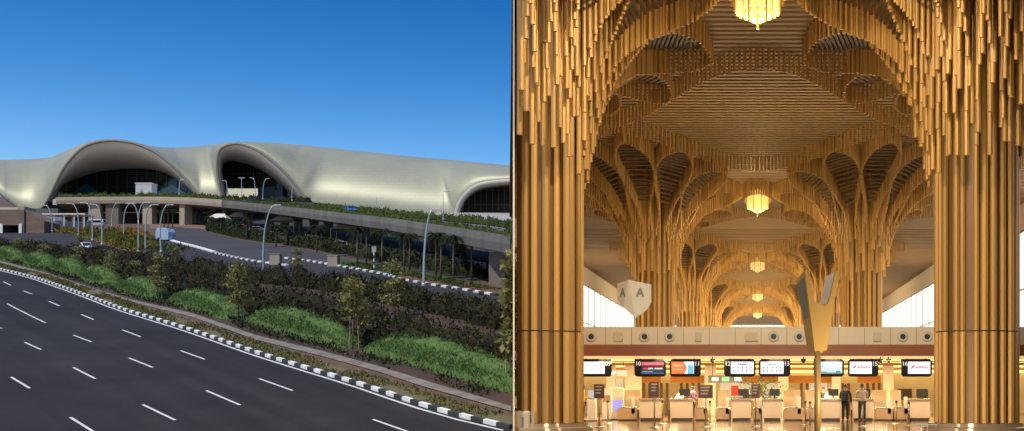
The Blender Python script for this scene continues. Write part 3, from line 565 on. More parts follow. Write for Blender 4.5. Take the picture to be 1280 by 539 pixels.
# ------------------------------------------------------------------ vehicles
tyre_m = mat('tyre', (.02,.02,.02), .8); cglass = mat('car_glass', (.015,.02,.025), .08); hl_m = mat('headlight', (.7,.7,.68), .2); tl_m = mat('tail_light', (.35,.02,.02), .3); chrome = mat('rim_alloy', (.45,.45,.46), .35, .8)
def car(loc, rz, paint_m, label, cat='car', name='parked_car', van=False, group=None):
    t = thing(name, label, cat, loc, rz, group); t.rotation_euler = (0, 0, rz)
    prof = [(-2.1,.35),(2.1,.35),(2.15,.62),(2.0,.84),(1.05,.95),(.35,1.42),(-1.1,1.46),(-1.75,1.02),(-2.1,.92)] if not van else [(-2.4,.35),(2.4,.35),(2.45,.8),(2.2,1.1),(1.6,1.95),(-2.35,2.0),(-2.45,1.2)]
    b = MB(); b.prism(prof, 'y', -.82, .82); o = b.build('body', paint_m, t); bevel(o, .12, 3); smooth_angle(o, 50)
    if not van: gl = [[(1.0,.98),(.42,1.37),(-.3,1.39),(-.3,.98)], [(-.38,.98),(-.38,1.39),(-1.05,1.40),(-1.5,1.02)]]; fr = ((1.06,.97),(.38,1.41)); bk = ((-1.14,1.43),(-1.73,1.04))
    else: gl = [[(1.9,1.2),(1.5,1.8),(.6,1.82),(.6,1.2)], [(.5,1.2),(.5,1.82),(-2.1,1.85),(-2.2,1.2)]]; fr = ((2.2,1.12),(1.62,1.92)); bk = ((-2.37,1.9),(-2.45,1.25))
    for s in (-1, 1):
        b = MB()
        for g in gl: b.prism(g, 'y', s*.815, s*.835)
        b.build('side_window', cglass, t)
    for nm, (p, q) in (('windscreen', fr), ('rear_window', bk)):
        d = Vector((p[1]-q[1], 0, q[0]-p[0])).normalized()*.015
        if (nm == 'windscreen') != (d.x > 0): d = -d
        b = MB(); b.add([(p[0]+d.x, -.68, p[1]+d.z), (p[0]+d.x, .68, p[1]+d.z), (q[0]+d.x, .6, q[1]+d.z), (q[0]+d.x, -.6, q[1]+d.z)], [(0,1,2,3)]); b.build(nm, cglass, t)
    xf, xr = (1.35, -1.35) if not van else (1.55, -1.5)
    for x in (xf, xr):
        for s in (-1, 1):
            b = MB(); n = 16
            b.add([(x+.33*math.cos(2*math.pi*j/n), s*.68+e*.1, .33+.33*math.sin(2*math.pi*j/n)) for e in (-1, 1) for j in range(n)], [(j, (j+1) % n, n+(j+1) % n, n+j) for j in range(n)]+[tuple(range(n-1,-1,-1)), tuple(range(n,2*n))]); wh = b.build('wheel', tyre_m, t); wh.location = (0, s*.08, 0)
            b = MB(); b.add([(x+.2*math.cos(2*math.pi*j/n), s*.795, .33+.2*math.sin(2*math.pi*j/n)) for j in range(n)], [tuple(range(n))]); b.build('rim', chrome, wh)
    L = 2.1 if not van else 2.43
    for s in (-1, 1):
        b = MB(); b.cbox((L+.0, s*.6, .72), (.1,.32,.14)); b.build('headlight', hl_m, t); b = MB(); b.cbox((-L-.02, s*.62, .8 if not van else 1.0), (.08,.28,.16)); b.build('tail_light', tl_m, t)
    return t
cp_w = mat('white_car_paint', (.62,.64,.66), .3); cp_b = mat('blue_car_paint', (.03,.14,.36), .3); cp_k = mat('dark_car_paint', (.03,.035,.04), .3); cp_r = mat('red_car_paint', (.35,.02,.03), .35); cp_s = mat('silver_car_paint', (.35,.36,.37), .3, .4)
def on_slope(o): o.rotation_euler = (Matrix.Rotation(math.atan(SL), 4, 'X') @ Matrix.Rotation(o.rotation_euler[2], 4, 'Z')).to_euler(); return o
def sized(o, k): o.scale = (k, k, k); return o
sized(on_slope(car(GP(108,313.5,.03), R(-55), cp_w, 'white car driving towards the camera on the upper road')), 1.0)
dk = lambda px, off: min(range(60), key=lambda i: abs((side(i, off).x/side(i, off).y)*F+CX-px))
i = dk(437, 10); sized(on_slope(car(side(i, 10, -.2), math.atan2((near[i+1]-near[i]).y, (near[i+1]-near[i]).x), cp_b, 'blue car driving on the viaduct')), 1.0)
i = dk(312, 9); sized(on_slope(car(side(i, 9, -.2), math.atan2((near[i+1]-near[i]).y, (near[i+1]-near[i]).x)+R(180), cp_k, 'dark car on the viaduct before the pale hoarding')), 1.15)
on_slope(car(GP(120,283.5), R(185), cp_w, 'white van parked between the beige columns', 'van', 'parked_van', True))
on_slope(car(GP(39,288.5), R(170), cp_r, 'small red car beside the tunnel mouth'))
for k, (px, py, m, lab) in enumerate(((362,276,cp_w,'white car parked in the shade behind the third viaduct pier'),(300,288,cp_r,'red car parked in the shade left of the curved lamp post'),(318,291,cp_s,'silver car parked in the shade behind the curved lamp post'),(346,295,cp_s,'silver car parked between two viaduct piers'),(390,300,cp_k,'dark car parked in the shade right of the ramp'),(572,330,cp_w,'white car parked under the right end of the viaduct'))):
    sized(on_slope(car(GP(px, py), R(160+20*k), m, lab, group='cars parked under the viaduct')), 1.1)

# ------------------------------------------------------------------ small structures on the hillside
b = MB(); p = GP(207,301); t = thing('container', 'pale blue container beside the upper road', 'container', p, R(-20))
b.prism([(-1.75,0),(1.75,0),(1.75,1.7),(1.2,2.5),(-1.2,2.7),(-1.75,2.1)], 'y', -1.1, 1.1); bevel(b.build('shell', mat('pale_blue_paint', (.32,.42,.55), .6, var=.12, vscale=.8), t), .1)
b = MB(); [b.box(x-.04, x+.04, -1.14, -1.1, .2, 1.9) for x in (-1.3,-.65,0,.65,1.3)]; b.build('rib', mat('pale_blue_rib', (.38,.48,.6), .6), t)
p = GP(85.5,287); t = thing('pavilion', 'white flat roofed open pavilion beside the flower bed', 'pavilion', p, 0)
b = MB(); b.box(-5.6,5.6,-2.4,2.4,3.6,3.9); b.build('roof', white_m, t)
for x in (-5.2,-2.6,0,2.6,5.2):
    for y in (-2,2): b = MB(); b.box(x-.12,x+.12,y-.12,y+.12,-.3,3.6); b.build('post', white_m, t)
b = MB(); b.box(-5.2,5.2,1.96,2.04,-.2,2.4); b.build('rear_screen', mat('frosted_screen', (.3,.33,.33), .3), t)
p = P(183,244,430); t = thing('deck_kiosk', 'light grey box kiosk on the deck inside the large arch', 'kiosk', p)
b = MB(); b.box(-2.7,2.7,-2,2,-.6,3.6); bevel(b.build('cabin', mat('kiosk_grey', (.42,.42,.42), .5, var=.08, vscale=.5), t), .08); b = MB(); b.box(-2.85,2.85,-2.15,2.15,3.6,3.8); b.build('roof', white_m, t); b = MB(); b.box(-1.2,-.2,-2.04,-2.0,-.5,1.8); b.build('door', mat('kiosk_door', (.3,.3,.31), .5), t)
p = P(303.5,246,455); t = thing('hoarding', 'pale cream site hoarding inside the second arch', 'hoarding', p)
b = MB(); b.box(-5.3,5.3,0,.2,-.8,2.9); b.build('panel', mat('cream_panel', (.62,.57,.36), .6), t); b = MB(); [b.box(x-.08,x+.08,-.06,-.002,-.8,3.0) for x in (-5.2,-2.6,0,2.6,5.2)]; b.build('post', white_m, t)
# tunnel block at the far left
br = mat('brown_stone', (.17,.115,.085), .85, var=.2, vscale=.25, stretch=(1,1,4)); Y0 = GP(14,291.5).y; O = GP(14,291.5); t = thing('tunnel_entrance', 'low brown stone block with a dark underpass mouth and white portal posts', 'tunnel', O)
s = Y0/F
def Q(px, py): return ((px-14)*s, (291.5-py)*s)
b = MB(); x0, z0 = Q(-60,291.5); x1, z1 = Q(2.5,262); b.box(x0,x1,0,8,-1,z1); x2, _ = Q(24,0); x3, _ = Q(30,0); b.box(x2,x3,0,8,-1,z1); _, zt = Q(0,281.5); b.box(x1,x2,0,8,zt,z1)
b.prism([(x3,-1),(Q(54,0)[0],-1),(Q(54,0)[0],Q(0,276)[1]),(x3,z1)], 'y', .4, 7.6); b.build('block', br, t)
b = MB(); b.box(x1,x2,6,6.2,-1,zt); b.build('underpass_dark', black_m, t)  # black sheet stands in for the dark inside the underpass
for q in (.6, 24.6): b = MB(); xx, _ = Q(q,0); b.box(xx-.1,xx+.62,-.25,-.02,-.3,zt+.3); b.build('portal_post', white_m, t)
b = MB(); x0, z0 = Q(-30,261); x1, z1 = Q(13.5,257); b.box(x0,x1,3,8,Q(0,262)[1],z1); b.build('pale_parapet', mat('pale_stone', (.5,.45,.36), .7), t)
b = MB(); x0, _ = Q(13.6,0); x1, _ = Q(22,0); b.box(x0,x1,2.8,8,Q(0,262)[1],Q(0,256)[1]); b.build('stone_pier', beige, t)
p = GP(62,284); t = thing('glass_canopy', 'sloping glass stair canopy beneath the low point of the roof', 'canopy', p); s2 = p.y/F
b = MB(); b.add([((51-62)*s2,0,(284-268)*s2),((62-62)*s2,0,(284-268)*s2),((74-62)*s2,0,(284-276)*s2),((60-62)*s2,0,(284-276.5)*s2)]+[((51-62)*s2,5,(284-268)*s2+.2),((62-62)*s2,5,(284-268)*s2+.2),((74-62)*s2,5,(284-276)*s2+.2),((60-62)*s2,5,(284-276.5)*s2+.2)], [(0,1,2,3),(7,6,5,4),(0,4,5,1),(1,5,6,2),(2,6,7,3),(3,7,4,0)]); b.build('glazed_roof', mat('pale_glass', (.2,.25,.25), .15), t)
b = MB(); b.box((53-62)*s2,(72-62)*s2,3,5,-.5,(284-276.6)*s2); b.build('stair_wall', conc, t)
b = MB(); t = tag(b.prism([(0,-.3),(1,-.3),(1,1),(0,1)], 'y', 0, .3) and b.build('side_wall', mat('grey_render', (.11,.105,.1), .85, var=.2, vscale=.2), loc=GP(30,283)), 'grey rendered wall under the low roof lobe', 'wall'); t.scale = (9.5, 3, 5)
# added dark backdrop that stands in for the deep shade under the viaduct
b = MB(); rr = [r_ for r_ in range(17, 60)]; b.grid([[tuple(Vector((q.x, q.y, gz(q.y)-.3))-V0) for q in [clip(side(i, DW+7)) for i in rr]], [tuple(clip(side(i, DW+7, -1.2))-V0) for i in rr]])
o = b.build('undercroft_backdrop', mat('undercroft_shade', (.045,.04,.034), .85, var=.35, vscale=.12), loc=V0); tag(o, 'added dark backdrop for the shade behind the viaduct piers', 'wall')
# things standing in the shade under the viaduct
ug = 'dark shrub belts in the shade of the viaduct'
hedge('shrub_belt', [(262,288.5),(307,298),(345,304)], 2.6, 3.5, lm_dark, 'dark shrub belt behind the curved lamp post, under the viaduct', lm2=lm_hedge, group=ug, dens=12, size=(.35,.7), gap=.12)
hedge('shrub_belt', [(360,306),(400,312),(432,318)], 2.6, 3.5, lm_dark, 'dark shrub belt behind the ramp wall pillars, under the viaduct', lm2=lm_hedge, group=ug, dens=14, size=(.35,.7), gap=.12)
hedge('shrub_belt', [(440,319),(500,330),(560,341),(606,348)], 2.4, 3.2, lm_dark, 'dark shrub belt beyond the lawn, under the right end of the viaduct', lm2=lm_hedge, group=ug, dens=20, size=(.3,.6), gap=.12)
cano = mat('white_fabric', (.6,.58,.54), .7)
for k, (px, py, wv, lab) in enumerate(((275,286,5,'pale tent canopy in the shade left of the curved lamp post'),(298,284,4.5,'small pale tent canopy between viaduct piers'),(356,290,6,'pale sloping tent canopy right of the curved lamp post'),(436,303,6.5,'pale tent canopy left of the striped bollard'))):
    p = GP(px, py); t = thing('tent_canopy', lab, 'tent', p, 0, 'pale tents beyond the viaduct'); b = MB()
    b.add([(-wv/2,-2,2.6),(wv/2,-2,2.6),(wv/2,2,2.6),(-wv/2,2,2.6),(-wv/4,0,4.0),(wv/4,0,4.0)], [(0,1,5,4),(2,3,4,5),(1,2,5),(3,0,4)]); b.build('canopy', cano, t)
    for x in (-wv/2+.1, wv/2-.1):
        for y in (-1.9, 1.9): b = MB(); b.tube([(x,y,-.2),(x,y,2.6)], .06, 6); b.build('post', steel, t)
b = MB(); pts = [GP(*q) for q in [(380,300),(430,309),(480,318),(540,328),(608,340)]]; pts = resample(pts, 30); c = pts[0].copy()
b.grid([[tuple(p-c+Vector((0,0,-.2))) for p in pts], [tuple(p-c+Vector((0,0,1.3))) for p in pts], [tuple(p-c+Vector((.1,.5,1.3))) for p in pts]]); tag(b.build('boundary_wall', conc, loc=c), 'low pale boundary wall in the shade beneath the viaduct', 'wall')
kerb('kerb', [p+Vector((0,-1.2,0)) for p in pts[12:]], 'black and white kerb in front of the shaded boundary wall', L=1.3, wdt=.4)
b = MB(); p = GP(467.5,339)
t = thing('striped_bollard', 'black and white striped marker pole on the lawn', 'marker pole', p)
for k in range(6): b = MB(); b.tube([(0,0,.45*k),(0,0,.45*(k+1))], .09, 8); b.build('band', MATS['kerb_white'] if k % 2 else MATS['kerb_black'], t)
b = MB(); b.box(-.3,.3,-.06,.06,2.7,3.5); b.build('sign_plate', mat('grey_sign', (.35,.35,.35), .5), t)
pl = [(262,290,3.6),(276,293,3.8),(292,297,3.6),(308,300,4.0),(345,309,3.8),(358,307,3.6),(396,316,4.6),(402,312,4.2),(447,333,5.4),(458,329,5.2),(478,334,5.4),(505,341,5.2),(512,337,5.0),(545,346,5.6),(551,349,5.4),(567,352,5.6),(590,349,5.2),(205,284,4.6),(210,285,4.8),(216,284.5,4.6),(200,284.5,4.4)]
pn = ['left of the first pier','right of the first pier','near the second pier','by the parked red car','by the curved lamp post','behind the ramp','at the start of the lawn','behind the right ramp pillar','left of the striped pole','just left of the striped pole','right of the striped pole','left of the tallest lamp post','behind the tallest lamp post','right of the tallest lamp post','well right of the tallest lamp post','near the end pier','just left of the end pier','in the clump left of the forecourt','in the middle of the clump by the forecourt','right in the clump by the forecourt','at the left of the clump by the forecourt']
for q, nme in zip(pl, pn): palm(*q, 'palm coloured dark as if in shade '+nme)
# ================================================================== THE HALL
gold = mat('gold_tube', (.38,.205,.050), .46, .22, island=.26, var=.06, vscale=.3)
gold_in = mat('shaded_gold_panel', (.14,.07,.017), .45, .25, var=.12, vscale=.5, stretch=(1,1,.1))  # core darkened, shade between the tubes put into its colour
joint_m = mat('dark_joint', (.05,.025,.01), .7)
slat_m = mat('ceiling_slat', (.22,.132,.05), .55, var=.08, vscale=.4)
ceil_m = mat('ceiling_backing', (.05,.03,.012), .8)
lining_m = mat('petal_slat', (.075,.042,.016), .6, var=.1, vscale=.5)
plast = mat('warm_plaster', (.70,.58,.42), .6, var=.04, vscale=.3)
floor_m = mat('polished_floor', (.17,.105,.06), .12, 0, var=.2, vscale=.35, spec=.5, col2=(.21,.135,.08))
ZC = 16+EYE; XB = 8.26; ROW0 = 48.5; DY = 53.5; KY = DY/16.5; NR = 5
XW = 23.4
def wall_x(y): return max(ex(y)+.12, -XW)
YA = 46.4; YBk = 335
YW = XW/(-EDGE)

# shell
b = MB(); b.add([(0,-40,0),(60,-40,0),(60,YBk,0),(-XW,YBk,0),(-XW,YW,0),(ex(YA),YA,0),(0,0,0)], [(0,1,2,3,4,5,6)]); struct(b.build('hall_floor', floor_m))
b = MB(); yy = [YA, YW, YBk]
b.grid([[(ex(YA)+.02,YA,-.3),(-XW+.02,YW,-.3),(-XW+.02,150,-.3)],[(ex(YA)+.02,YA,ZC+.6),(-XW+.02,YW,ZC+.6),(-XW+.02,150,ZC+.6)]])
b.grid([[(ex(YA)+.07,YA,-.3),(-XW+.2,YW,-.3),(-XW+.2,150,-.3)],[(ex(YA)+.07,YA,ZC+.6),(-XW+.2,YW,ZC+.6),(-XW+.2,150,ZC+.6)]])
b.add([(ex(YA)+.02,YA,-.3),(ex(YA)+.07,YA,-.3),(ex(YA)+.07,YA,ZC+.6),(ex(YA)+.02,YA,ZC+.6)], [(0,1,2,3)])
struct(b.build('wall_left', plast))
WZ0, WZ1 = 3.4, 15.4
for sx, nm, y0 in ((-1,'wall_left',150),(1,'wall_right',-40)):
    b = MB(); x0, x1 = (sx*XW, sx*(XW+.3)); x0, x1 = min(x0,x1), max(x0,x1)
    b.box(x0,x1,y0,YBk,-.3,WZ0); b.box(x0,x1,y0,YBk,WZ1,ZC+.6)
    if sx > 0: b.box(x0,x1,-40,54,WZ0,WZ1)
    struct(b.build(nm, plast))
struct(MB().box(-XW,XW,YBk,YBk+.4,-.3,WZ0).box(-XW,XW,YBk,YBk+.4,WZ1+2,ZC+.6).build('wall_end', plast))
struct(MB().box(.3,60,-40.4,-40,-.3,ZC+.6).build('wall_back', plast))
# roof slab: one outline, over the hall, with a front overhang added to keep sky light out
rp = [(.6,3),(60,-40),(60,YBk+.4),(-XW-.3,YBk+.4),(-XW-.3,YW),(ex(YA),YA)]
struct(MB().add([(x,y,ZC+.62) for x, y in rp]+[(x,y,ZC+1.1) for x, y in rp], [tuple(range(5,-1,-1)), tuple(range(6,12))]+[(i,(i+1) % 6,6+(i+1) % 6,6+i) for i in range(6)]).build('hall_roof', conc))
# ceiling: backing and slats
b = MB(); b.add([(x,y,ZC+.16) for x, y in rp], [(0,1,2,3,4,5)]); struct(b.build('hall_ceiling', ceil_m))
b = MB(); y = 50.0
while y < YBk-1:
    b.box(max(wall_x(y)+.1,-XW+.1), XW-.1, y, y+.36, ZC, ZC+.14); y += .72 if y < 130 else 1.4
struct(b.build('ceiling_slats', slat_m))
# glazed side walls: blinds glow by themselves in place of daylight, in frames
blind_m = mat('glowing_blind', (.8,.76,.68), .8, emit=(1.0,.93,.80), estr=2.2, var=.06, vscale=.4, stretch=(1,6,.2))
fr_m = mat('window_frame', (.42,.38,.32), .5, .3)
for sx, y0, lab in ((-1,150,'tall window band with glowing sheer blinds along the left wall'),(1,54,'tall window band with glowing sheer blinds along the right wall')):
    t = thing('window_band', lab, 'window', (sx*XW, y0, WZ0)); L = YBk-y0
    MB().box(min(0,sx*.2)+sx*.05,max(0,sx*.2)+sx*.05,0,L,0,WZ1-WZ0).build('blind', blind_m, t)
    b = MB(); yy = 0
    while yy < L: b.box(-.08,.08,yy-.09,yy+.09,0,WZ1-WZ0); yy += 6.7
    for z in (.05,3.4,6.8,WZ1-WZ0-.1): b.box(-.06,.06,0,L,z-.07,z+.07)
    b.build('frame', fr_m, t)
t = thing('window_band', 'bright end window at the far end of the hall', 'window', (0, YBk, WZ0)); MB().box(-XW,XW,.1,.3,0,WZ1+2-WZ0).build('blind', blind_m, t)
b = MB(); [b.box(x-.1,x+.1,-.05,.08,0,WZ1+2-WZ0) for x in np.arange(-21,22,4.2)]; b.build('frame', fr_m, t)

# ---- tree-like columns made of hanging tubes
HR = [1.5,1.66,1.85,2.1,2.4,2.8,3.3,4.0,5.0,6.0,7.0,8.0,12]; HZ = [7.0,8.1,9.4,10.6,11.6,12.5,13.2,14.0,14.6,14.9,15.05,15.1,15.1]
def hz(r): return float(np.interp(r, HR, HZ))+EYE
def lens(u):                          # half width of the open ceiling between two rows, in units where a bay is 16.5 by 16.5
    a = abs(u)/9.3; return 4.35*math.cos(math.pi/2*min(1, a))**2+.05
def in_lens(u, v):                    # u, v from the column axis
    uu = ((u+XB+8.25) % 16.5)-8.25; uu = min(abs(u-XB), abs(u+XB)); return abs(abs(v)-8.25) < lens(uu)
TR = [1.78,2.1,2.5,3.0,3.5,4.1,4.7,5.3,5.9,6.4,6.8,6.95]; TW = [0,.10,.20,.40,.68,.98,1.14,1.14,1.0,.72,.32,0]
SR = [2.1,2.5,3.0,3.4,3.8]; SWd = [0,.22,.26,.15,0]
PK = math.pi/6                        # twelve petals to a column
def tear(u, v):                       # >0 inside an opening: distance-like measure
    r = math.hypot(u, v); th = math.atan2(v, u)
    k = th % PK; k = min(k, PK-k); d1 = np.interp(r, TR, TW, 0, 0)-r*math.sin(k)
    k2 = (th-PK/2) % PK; k2 = min(k2, PK-k2); d2 = np.interp(r, SR, SWd, 0, 0)-r*math.sin(k2)
    return max(d1 if TR[0] < r < TR[-1] else -1, d2 if SR[0] < r < SR[-1] else -1)
def bay_void(u, v): return (abs(abs(u)-XB)**2+v*v) < 1.0
def canopy_tubes(step, rimstep, seed, near_=True):
    rg = random.Random(seed); out = []
    # rings that clothe the flare of the shaft
    for r in ((1.68,1.88,2.1) if near_ else (1.72,2.02)):
        n = int(2*math.pi*r/(.34 if near_ else .47))
        for j in range(n):
            a = 2*math.pi*(j+rg.uniform(-.12,.12)+(.5 if int(r*100) % 2 else 0))/n; u, v = r*math.cos(a), r*math.sin(a)
            if tear(u, v) > .02: continue
            lob = .95*math.cos(12*a)*min(1, (r-1.5)*1.2); out.append((u, v, hz(r)+lob+rg.choice((-.25,0,.25)), .1 if near_ else .125))
    # curtains along the openings
    def rim(poly, st, closed, rad=.08):
        pts = poly+[poly[0]] if closed else poly; d = 0; nxt = 0
        for (a, b_) in zip(pts, pts[1:]):
            L = math.hypot(b_[0]-a[0], b_[1]-a[1])
            while nxt <= d+L:
                f = (nxt-d)/max(1e-6, L); u, v = a[0]+(b_[0]-a[0])*f, a[1]+(b_[1]-a[1])*f
                if abs(u) < XB+.02 and not in_lens(u, v) and (near_ or math.hypot(u, v) > 2.15): out.append((u, v, hz(math.hypot(u, v))-.02, rad))
                nxt += st
            d += L
    for k in range(12):
        c = k*PK
        for off in (.06, .3):
            rr = np.linspace(TR[0]-.1, TR[-1]+.1, 60); ww = np.interp(rr, TR, TW)+off*(1 if off < .1 else 1); sd = []
            for sgn in (1, -1): sd.append([(r*math.cos(c+sgn*math.asin(min(.99, w_/r))), r*math.sin(c+sgn*math.asin(min(.99, w_/r)))) for r, w_ in zip(rr, ww)])
            if off < .1: rim(sd[0]+sd[1][::-1], rimstep, True)
    for k in range(12):                     # small openings between the petals
        c = k*PK+PK/2; rr = np.linspace(SR[0], SR[-1], 24); ww = np.interp(rr, SR, SWd)+.05
        sd = [[(r*math.cos(c+sgn*math.asin(w_/r)), r*math.sin(c+sgn*math.asin(w_/r))) for r, w_ in zip(rr, ww)] for sgn in (1, -1)]; rim(sd[0]+sd[1][::-1], rimstep, True)
    # fringe along the open ceiling
    for sg in (-1, 1):
        for off in (.06,):
            p = []
            for i in range(121):
                u = -XB+2*XB*i/120; uu = min(abs(u-XB), abs(u+XB)); v = 8.25-lens(uu)-off; p.append((u, sg*v))
            d = 0; nxt = 0
            for a, b_ in zip(p, p[1:]):
                L = math.hypot(b_[0]-a[0], b_[1]-a[1])
                while nxt <= d+L:
                    f = (nxt-d)/L; u, v = a[0]+(b_[0]-a[0])*f, a[1]+(b_[1]-a[1])*f
                    if tear(u, v) < -.05 and not bay_void(u, v): out.append((u, v, 15.02+EYE+(.25 if off > .5 else 0), .075))
                    nxt += max(.26, rimstep*1.05)
                d += L
    # fringe around the lamp well
    for sg in (-1, 1):
        for j in range(int(math.pi*1.05/rimstep)):
            a = math.pi/2+math.pi*(j+.5)/int(math.pi*1.05/rimstep); u, v = sg*(XB+1.05*math.cos(a)), 1.05*math.sin(a); out.append((u, v, 14.7+EYE, .07))
    # everything between
    n = int(16.5/step)
    for i in range(n):
        for j in range(n):
            u = -8.25+(i+.5)*step+rg.uniform(-.03,.03); v = -8.25+(j+.5)*step+rg.uniform(-.03,.03); r = math.hypot(u, v)
            if not near_ or r < 2.3 or r > 2.75 or abs(u) > XB or tear(u, v) > -.12 or bay_void(u, v): continue
            uu = min(abs(u-XB), abs(u+XB)); e = abs(abs(v)-8.25)-lens(uu)
            if e < .6: continue
            out.append((u, v, hz(r)+.35+.75*min(1,max(0,(r-2.4)*.8))+.12*rg.random(), .062))
    return out
def tubes_mesh(tl, sides, keep=None, base=(0,0)):
    V = []; Fc = []; n = 0; cs = [(math.cos(2*math.pi*j/sides), math.sin(2*math.pi*j/sides)) for j in range(sides)]
    for u, v, z, r in tl:
        x, y = u, v*KY
        if keep and not keep(base[0]+x, base[1]+y): continue
        for zz_ in (z, ZC+.02): V += [(x+r*c, y+r*s, zz_) for c, s in cs]
        Fc += [(n+j, n+(j+1) % sides, n+sides+(j+1) % sides, n+sides+j) for j in range(sides)]+[tuple(range(n+sides-1, n-1, -1))]; n += 2*sides
    b = MB(); b.add(V, Fc); return b
def shaft(seed, sides, keep=None, base=(0,0), clampx=None):
    rg = random.Random(seed); b = MB(); n = 25 if sides > 6 else 21; js = (3.55,)
    V = []; F_ = []
    for j in range(n):
        a = 2*math.pi*(j+rg.uniform(-.18,.18))/n; R_ = rg.choice((1.46,1.5,1.54)); r = rg.choice((.11,.13,.145)); x, y = R_*math.cos(a), R_*math.sin(a)
        if keep and not keep(base[0]+x-.12, base[1]+y): continue
        zs = [.34, 3.72, 3.76, 8.62, 8.66, ZC]
        for z0, z1 in ((.34,3.72),(3.765,ZC)):
            rr = r if z0 < 8 else r*.96; b.tube([(x,y,z0),(x,y,z1)], rr, sides)
    out = b
    c = MB(); m = 40; prof = [(1.43,.33),(1.43,ZC)]
    def cl(p): return (max(p[0], clampx(base[1]+p[1])-base[0]), p[1], p[2]) if clampx else p
    c.add([cl((1.43*math.cos(2*math.pi*j/m), 1.43*math.sin(2*math.pi*j/m), z)) for z in (.33, ZC) for j in range(m)], [(j,(j+1) % m,m+(j+1) % m,m+j) for j in range(m)])
    g = MB()
    for z in (3.725,): g.add([cl((q*math.cos(2*math.pi*j/m), q*math.sin(2*math.pi*j/m), zz_)) for q, zz_ in ((1.44,z),(1.5,z),(1.5,z+.04),(1.44,z+.04)) for j in range(m)], [(k*m+j,k*m+(j+1) % m,(k+1)*m+(j+1) % m,(k+1)*m+j) for k in range(3) for j in range(m)])
    s = MB(); prof = [(2.0,0),(2.0,.16),(1.96,.2),(1.80,.2),(1.80,.33),(1.4,.33)]
    s.add([cl((q*math.cos(2*math.pi*j/m), q*math.sin(2*math.pi*j/m), z)) for q, z in prof for j in range(m)], [(k*m+j,k*m+(j+1) % m,(k+1)*m+(j+1) % m,(k+1)*m+j) for k in range(5) for j in range(m)])
    return out, c, g, s
plinth_m = mat('polished_plinth', (.30,.22,.14), .12, .2)
def column(x, y, label, sides, step, rimstep, seed, left_clip=False):
    t = thing('tree_column', label, 'column', (x, y, 0), 0, 'gold tube tree columns of the hall')
    keep = (lambda px, py: px > ex(py)+.22) if left_clip else None; cl = (lambda py: ex(py)+.16) if left_clip else None
    a, c, g, s = shaft(seed, sides, keep, (x, y), cl)
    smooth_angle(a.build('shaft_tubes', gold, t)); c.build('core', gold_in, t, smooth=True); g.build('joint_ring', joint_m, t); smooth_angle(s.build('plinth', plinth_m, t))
    smooth_angle(tubes_mesh(canopy_tubes(step, rimstep, seed, sides > 6), sides, keep, (x, y)).build('canopy', gold, t))
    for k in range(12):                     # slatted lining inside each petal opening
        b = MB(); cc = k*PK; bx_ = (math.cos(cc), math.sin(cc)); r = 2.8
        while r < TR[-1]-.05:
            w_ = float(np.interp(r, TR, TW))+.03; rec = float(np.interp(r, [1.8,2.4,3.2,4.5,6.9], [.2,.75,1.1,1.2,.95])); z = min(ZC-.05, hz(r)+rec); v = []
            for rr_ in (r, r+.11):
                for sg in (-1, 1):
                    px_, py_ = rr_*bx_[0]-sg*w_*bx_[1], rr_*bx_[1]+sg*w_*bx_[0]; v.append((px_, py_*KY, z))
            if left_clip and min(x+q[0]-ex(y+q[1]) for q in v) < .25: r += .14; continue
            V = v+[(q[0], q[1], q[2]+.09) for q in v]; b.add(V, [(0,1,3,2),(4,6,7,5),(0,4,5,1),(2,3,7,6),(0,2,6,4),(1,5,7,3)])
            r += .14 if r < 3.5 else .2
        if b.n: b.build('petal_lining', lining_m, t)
    return t
column(-XB, ROW0, 'nearest gold tube column on the left, cut off by the edge of the hall', 8, .36, .22, 3, True)
column(XB, ROW0, 'nearest gold tube column on the right, widest of all', 8, .36, .22, 5)
c2 = column(-XB, ROW0+DY, 'second gold tube column on the left, behind the white shield sign', 6, .38, .18, 11)
ords = ['second','third','fourth','fifth','sixth']
dup(c2, (XB, ROW0+DY, 0), 0, 'second gold tube column on the right, behind the forked gold sign')
for k in range(2, NR):
    for sx, nm in ((-1,'left'),(1,'right')): dup(c2, (sx*XB, ROW0+DY*k, 0), 0, ords[k-1]+' gold tube column of the '+nm+' row, counted from the front')

# ---- pendant lamps in the wells where four canopies meet
glow_m = mat('glowing_tube', (.9,.7,.3), .4, emit=(1.0,.62,.16), estr=.6); brass = mat('brass', (.5,.33,.1), .3, .8)
glow_dim = mat('faint_glowing_tube', (.8,.6,.3), .4, emit=(1.0,.66,.24), estr=.04)
def pendant(y, label, far=False):
    t = thing('pendant_lamp', label, 'pendant lamp', (0, y, ZC), 0, 'glowing pendant lamps along the middle of the hall'); n = 0
    b = MB()
    for r, m, zb in ((.22,6,-2.2),(.5,12,-2.05),(.8,20,-1.9)):
        for j in range(m): a = 2*math.pi*j/m; b.tube([(r*math.cos(a), r*math.sin(a)*1.3, zb),(r*math.cos(a), r*math.sin(a)*1.3, -.5)], .062, 6)
    b.build('glowing_tubes', glow_dim if far else glow_m, t); MB().lathe([(.1,-.5),(.9,-.5),(.9,-.3),(.1,-.05)], 20).build('ceiling_rose', brass, t); MB().tube([(0,0,-2.5),(0,0,-.3)], .05, 8).build('stem', brass, t)
    l = bpy.data.lights.new('pendant_bulb', 'POINT'); l.energy = 60 if far else 900; l.color = (1,.74,.40); l.shadow_soft_size = .5; o = bpy.data.objects.new('pendant_bulb', l); COL.objects.link(o); o.parent = t; o.location = (0, 0, -2.5)
for k in range(NR): pendant(ROW0+DY*k, ['nearest glowing pendant lamp at the top of the picture','large glowing pendant lamp between the second columns','third glowing pendant lamp down the hall','fourth glowing pendant lamp down the hall','farthest glowing pendant lamp of the hall'][k], k > 1)
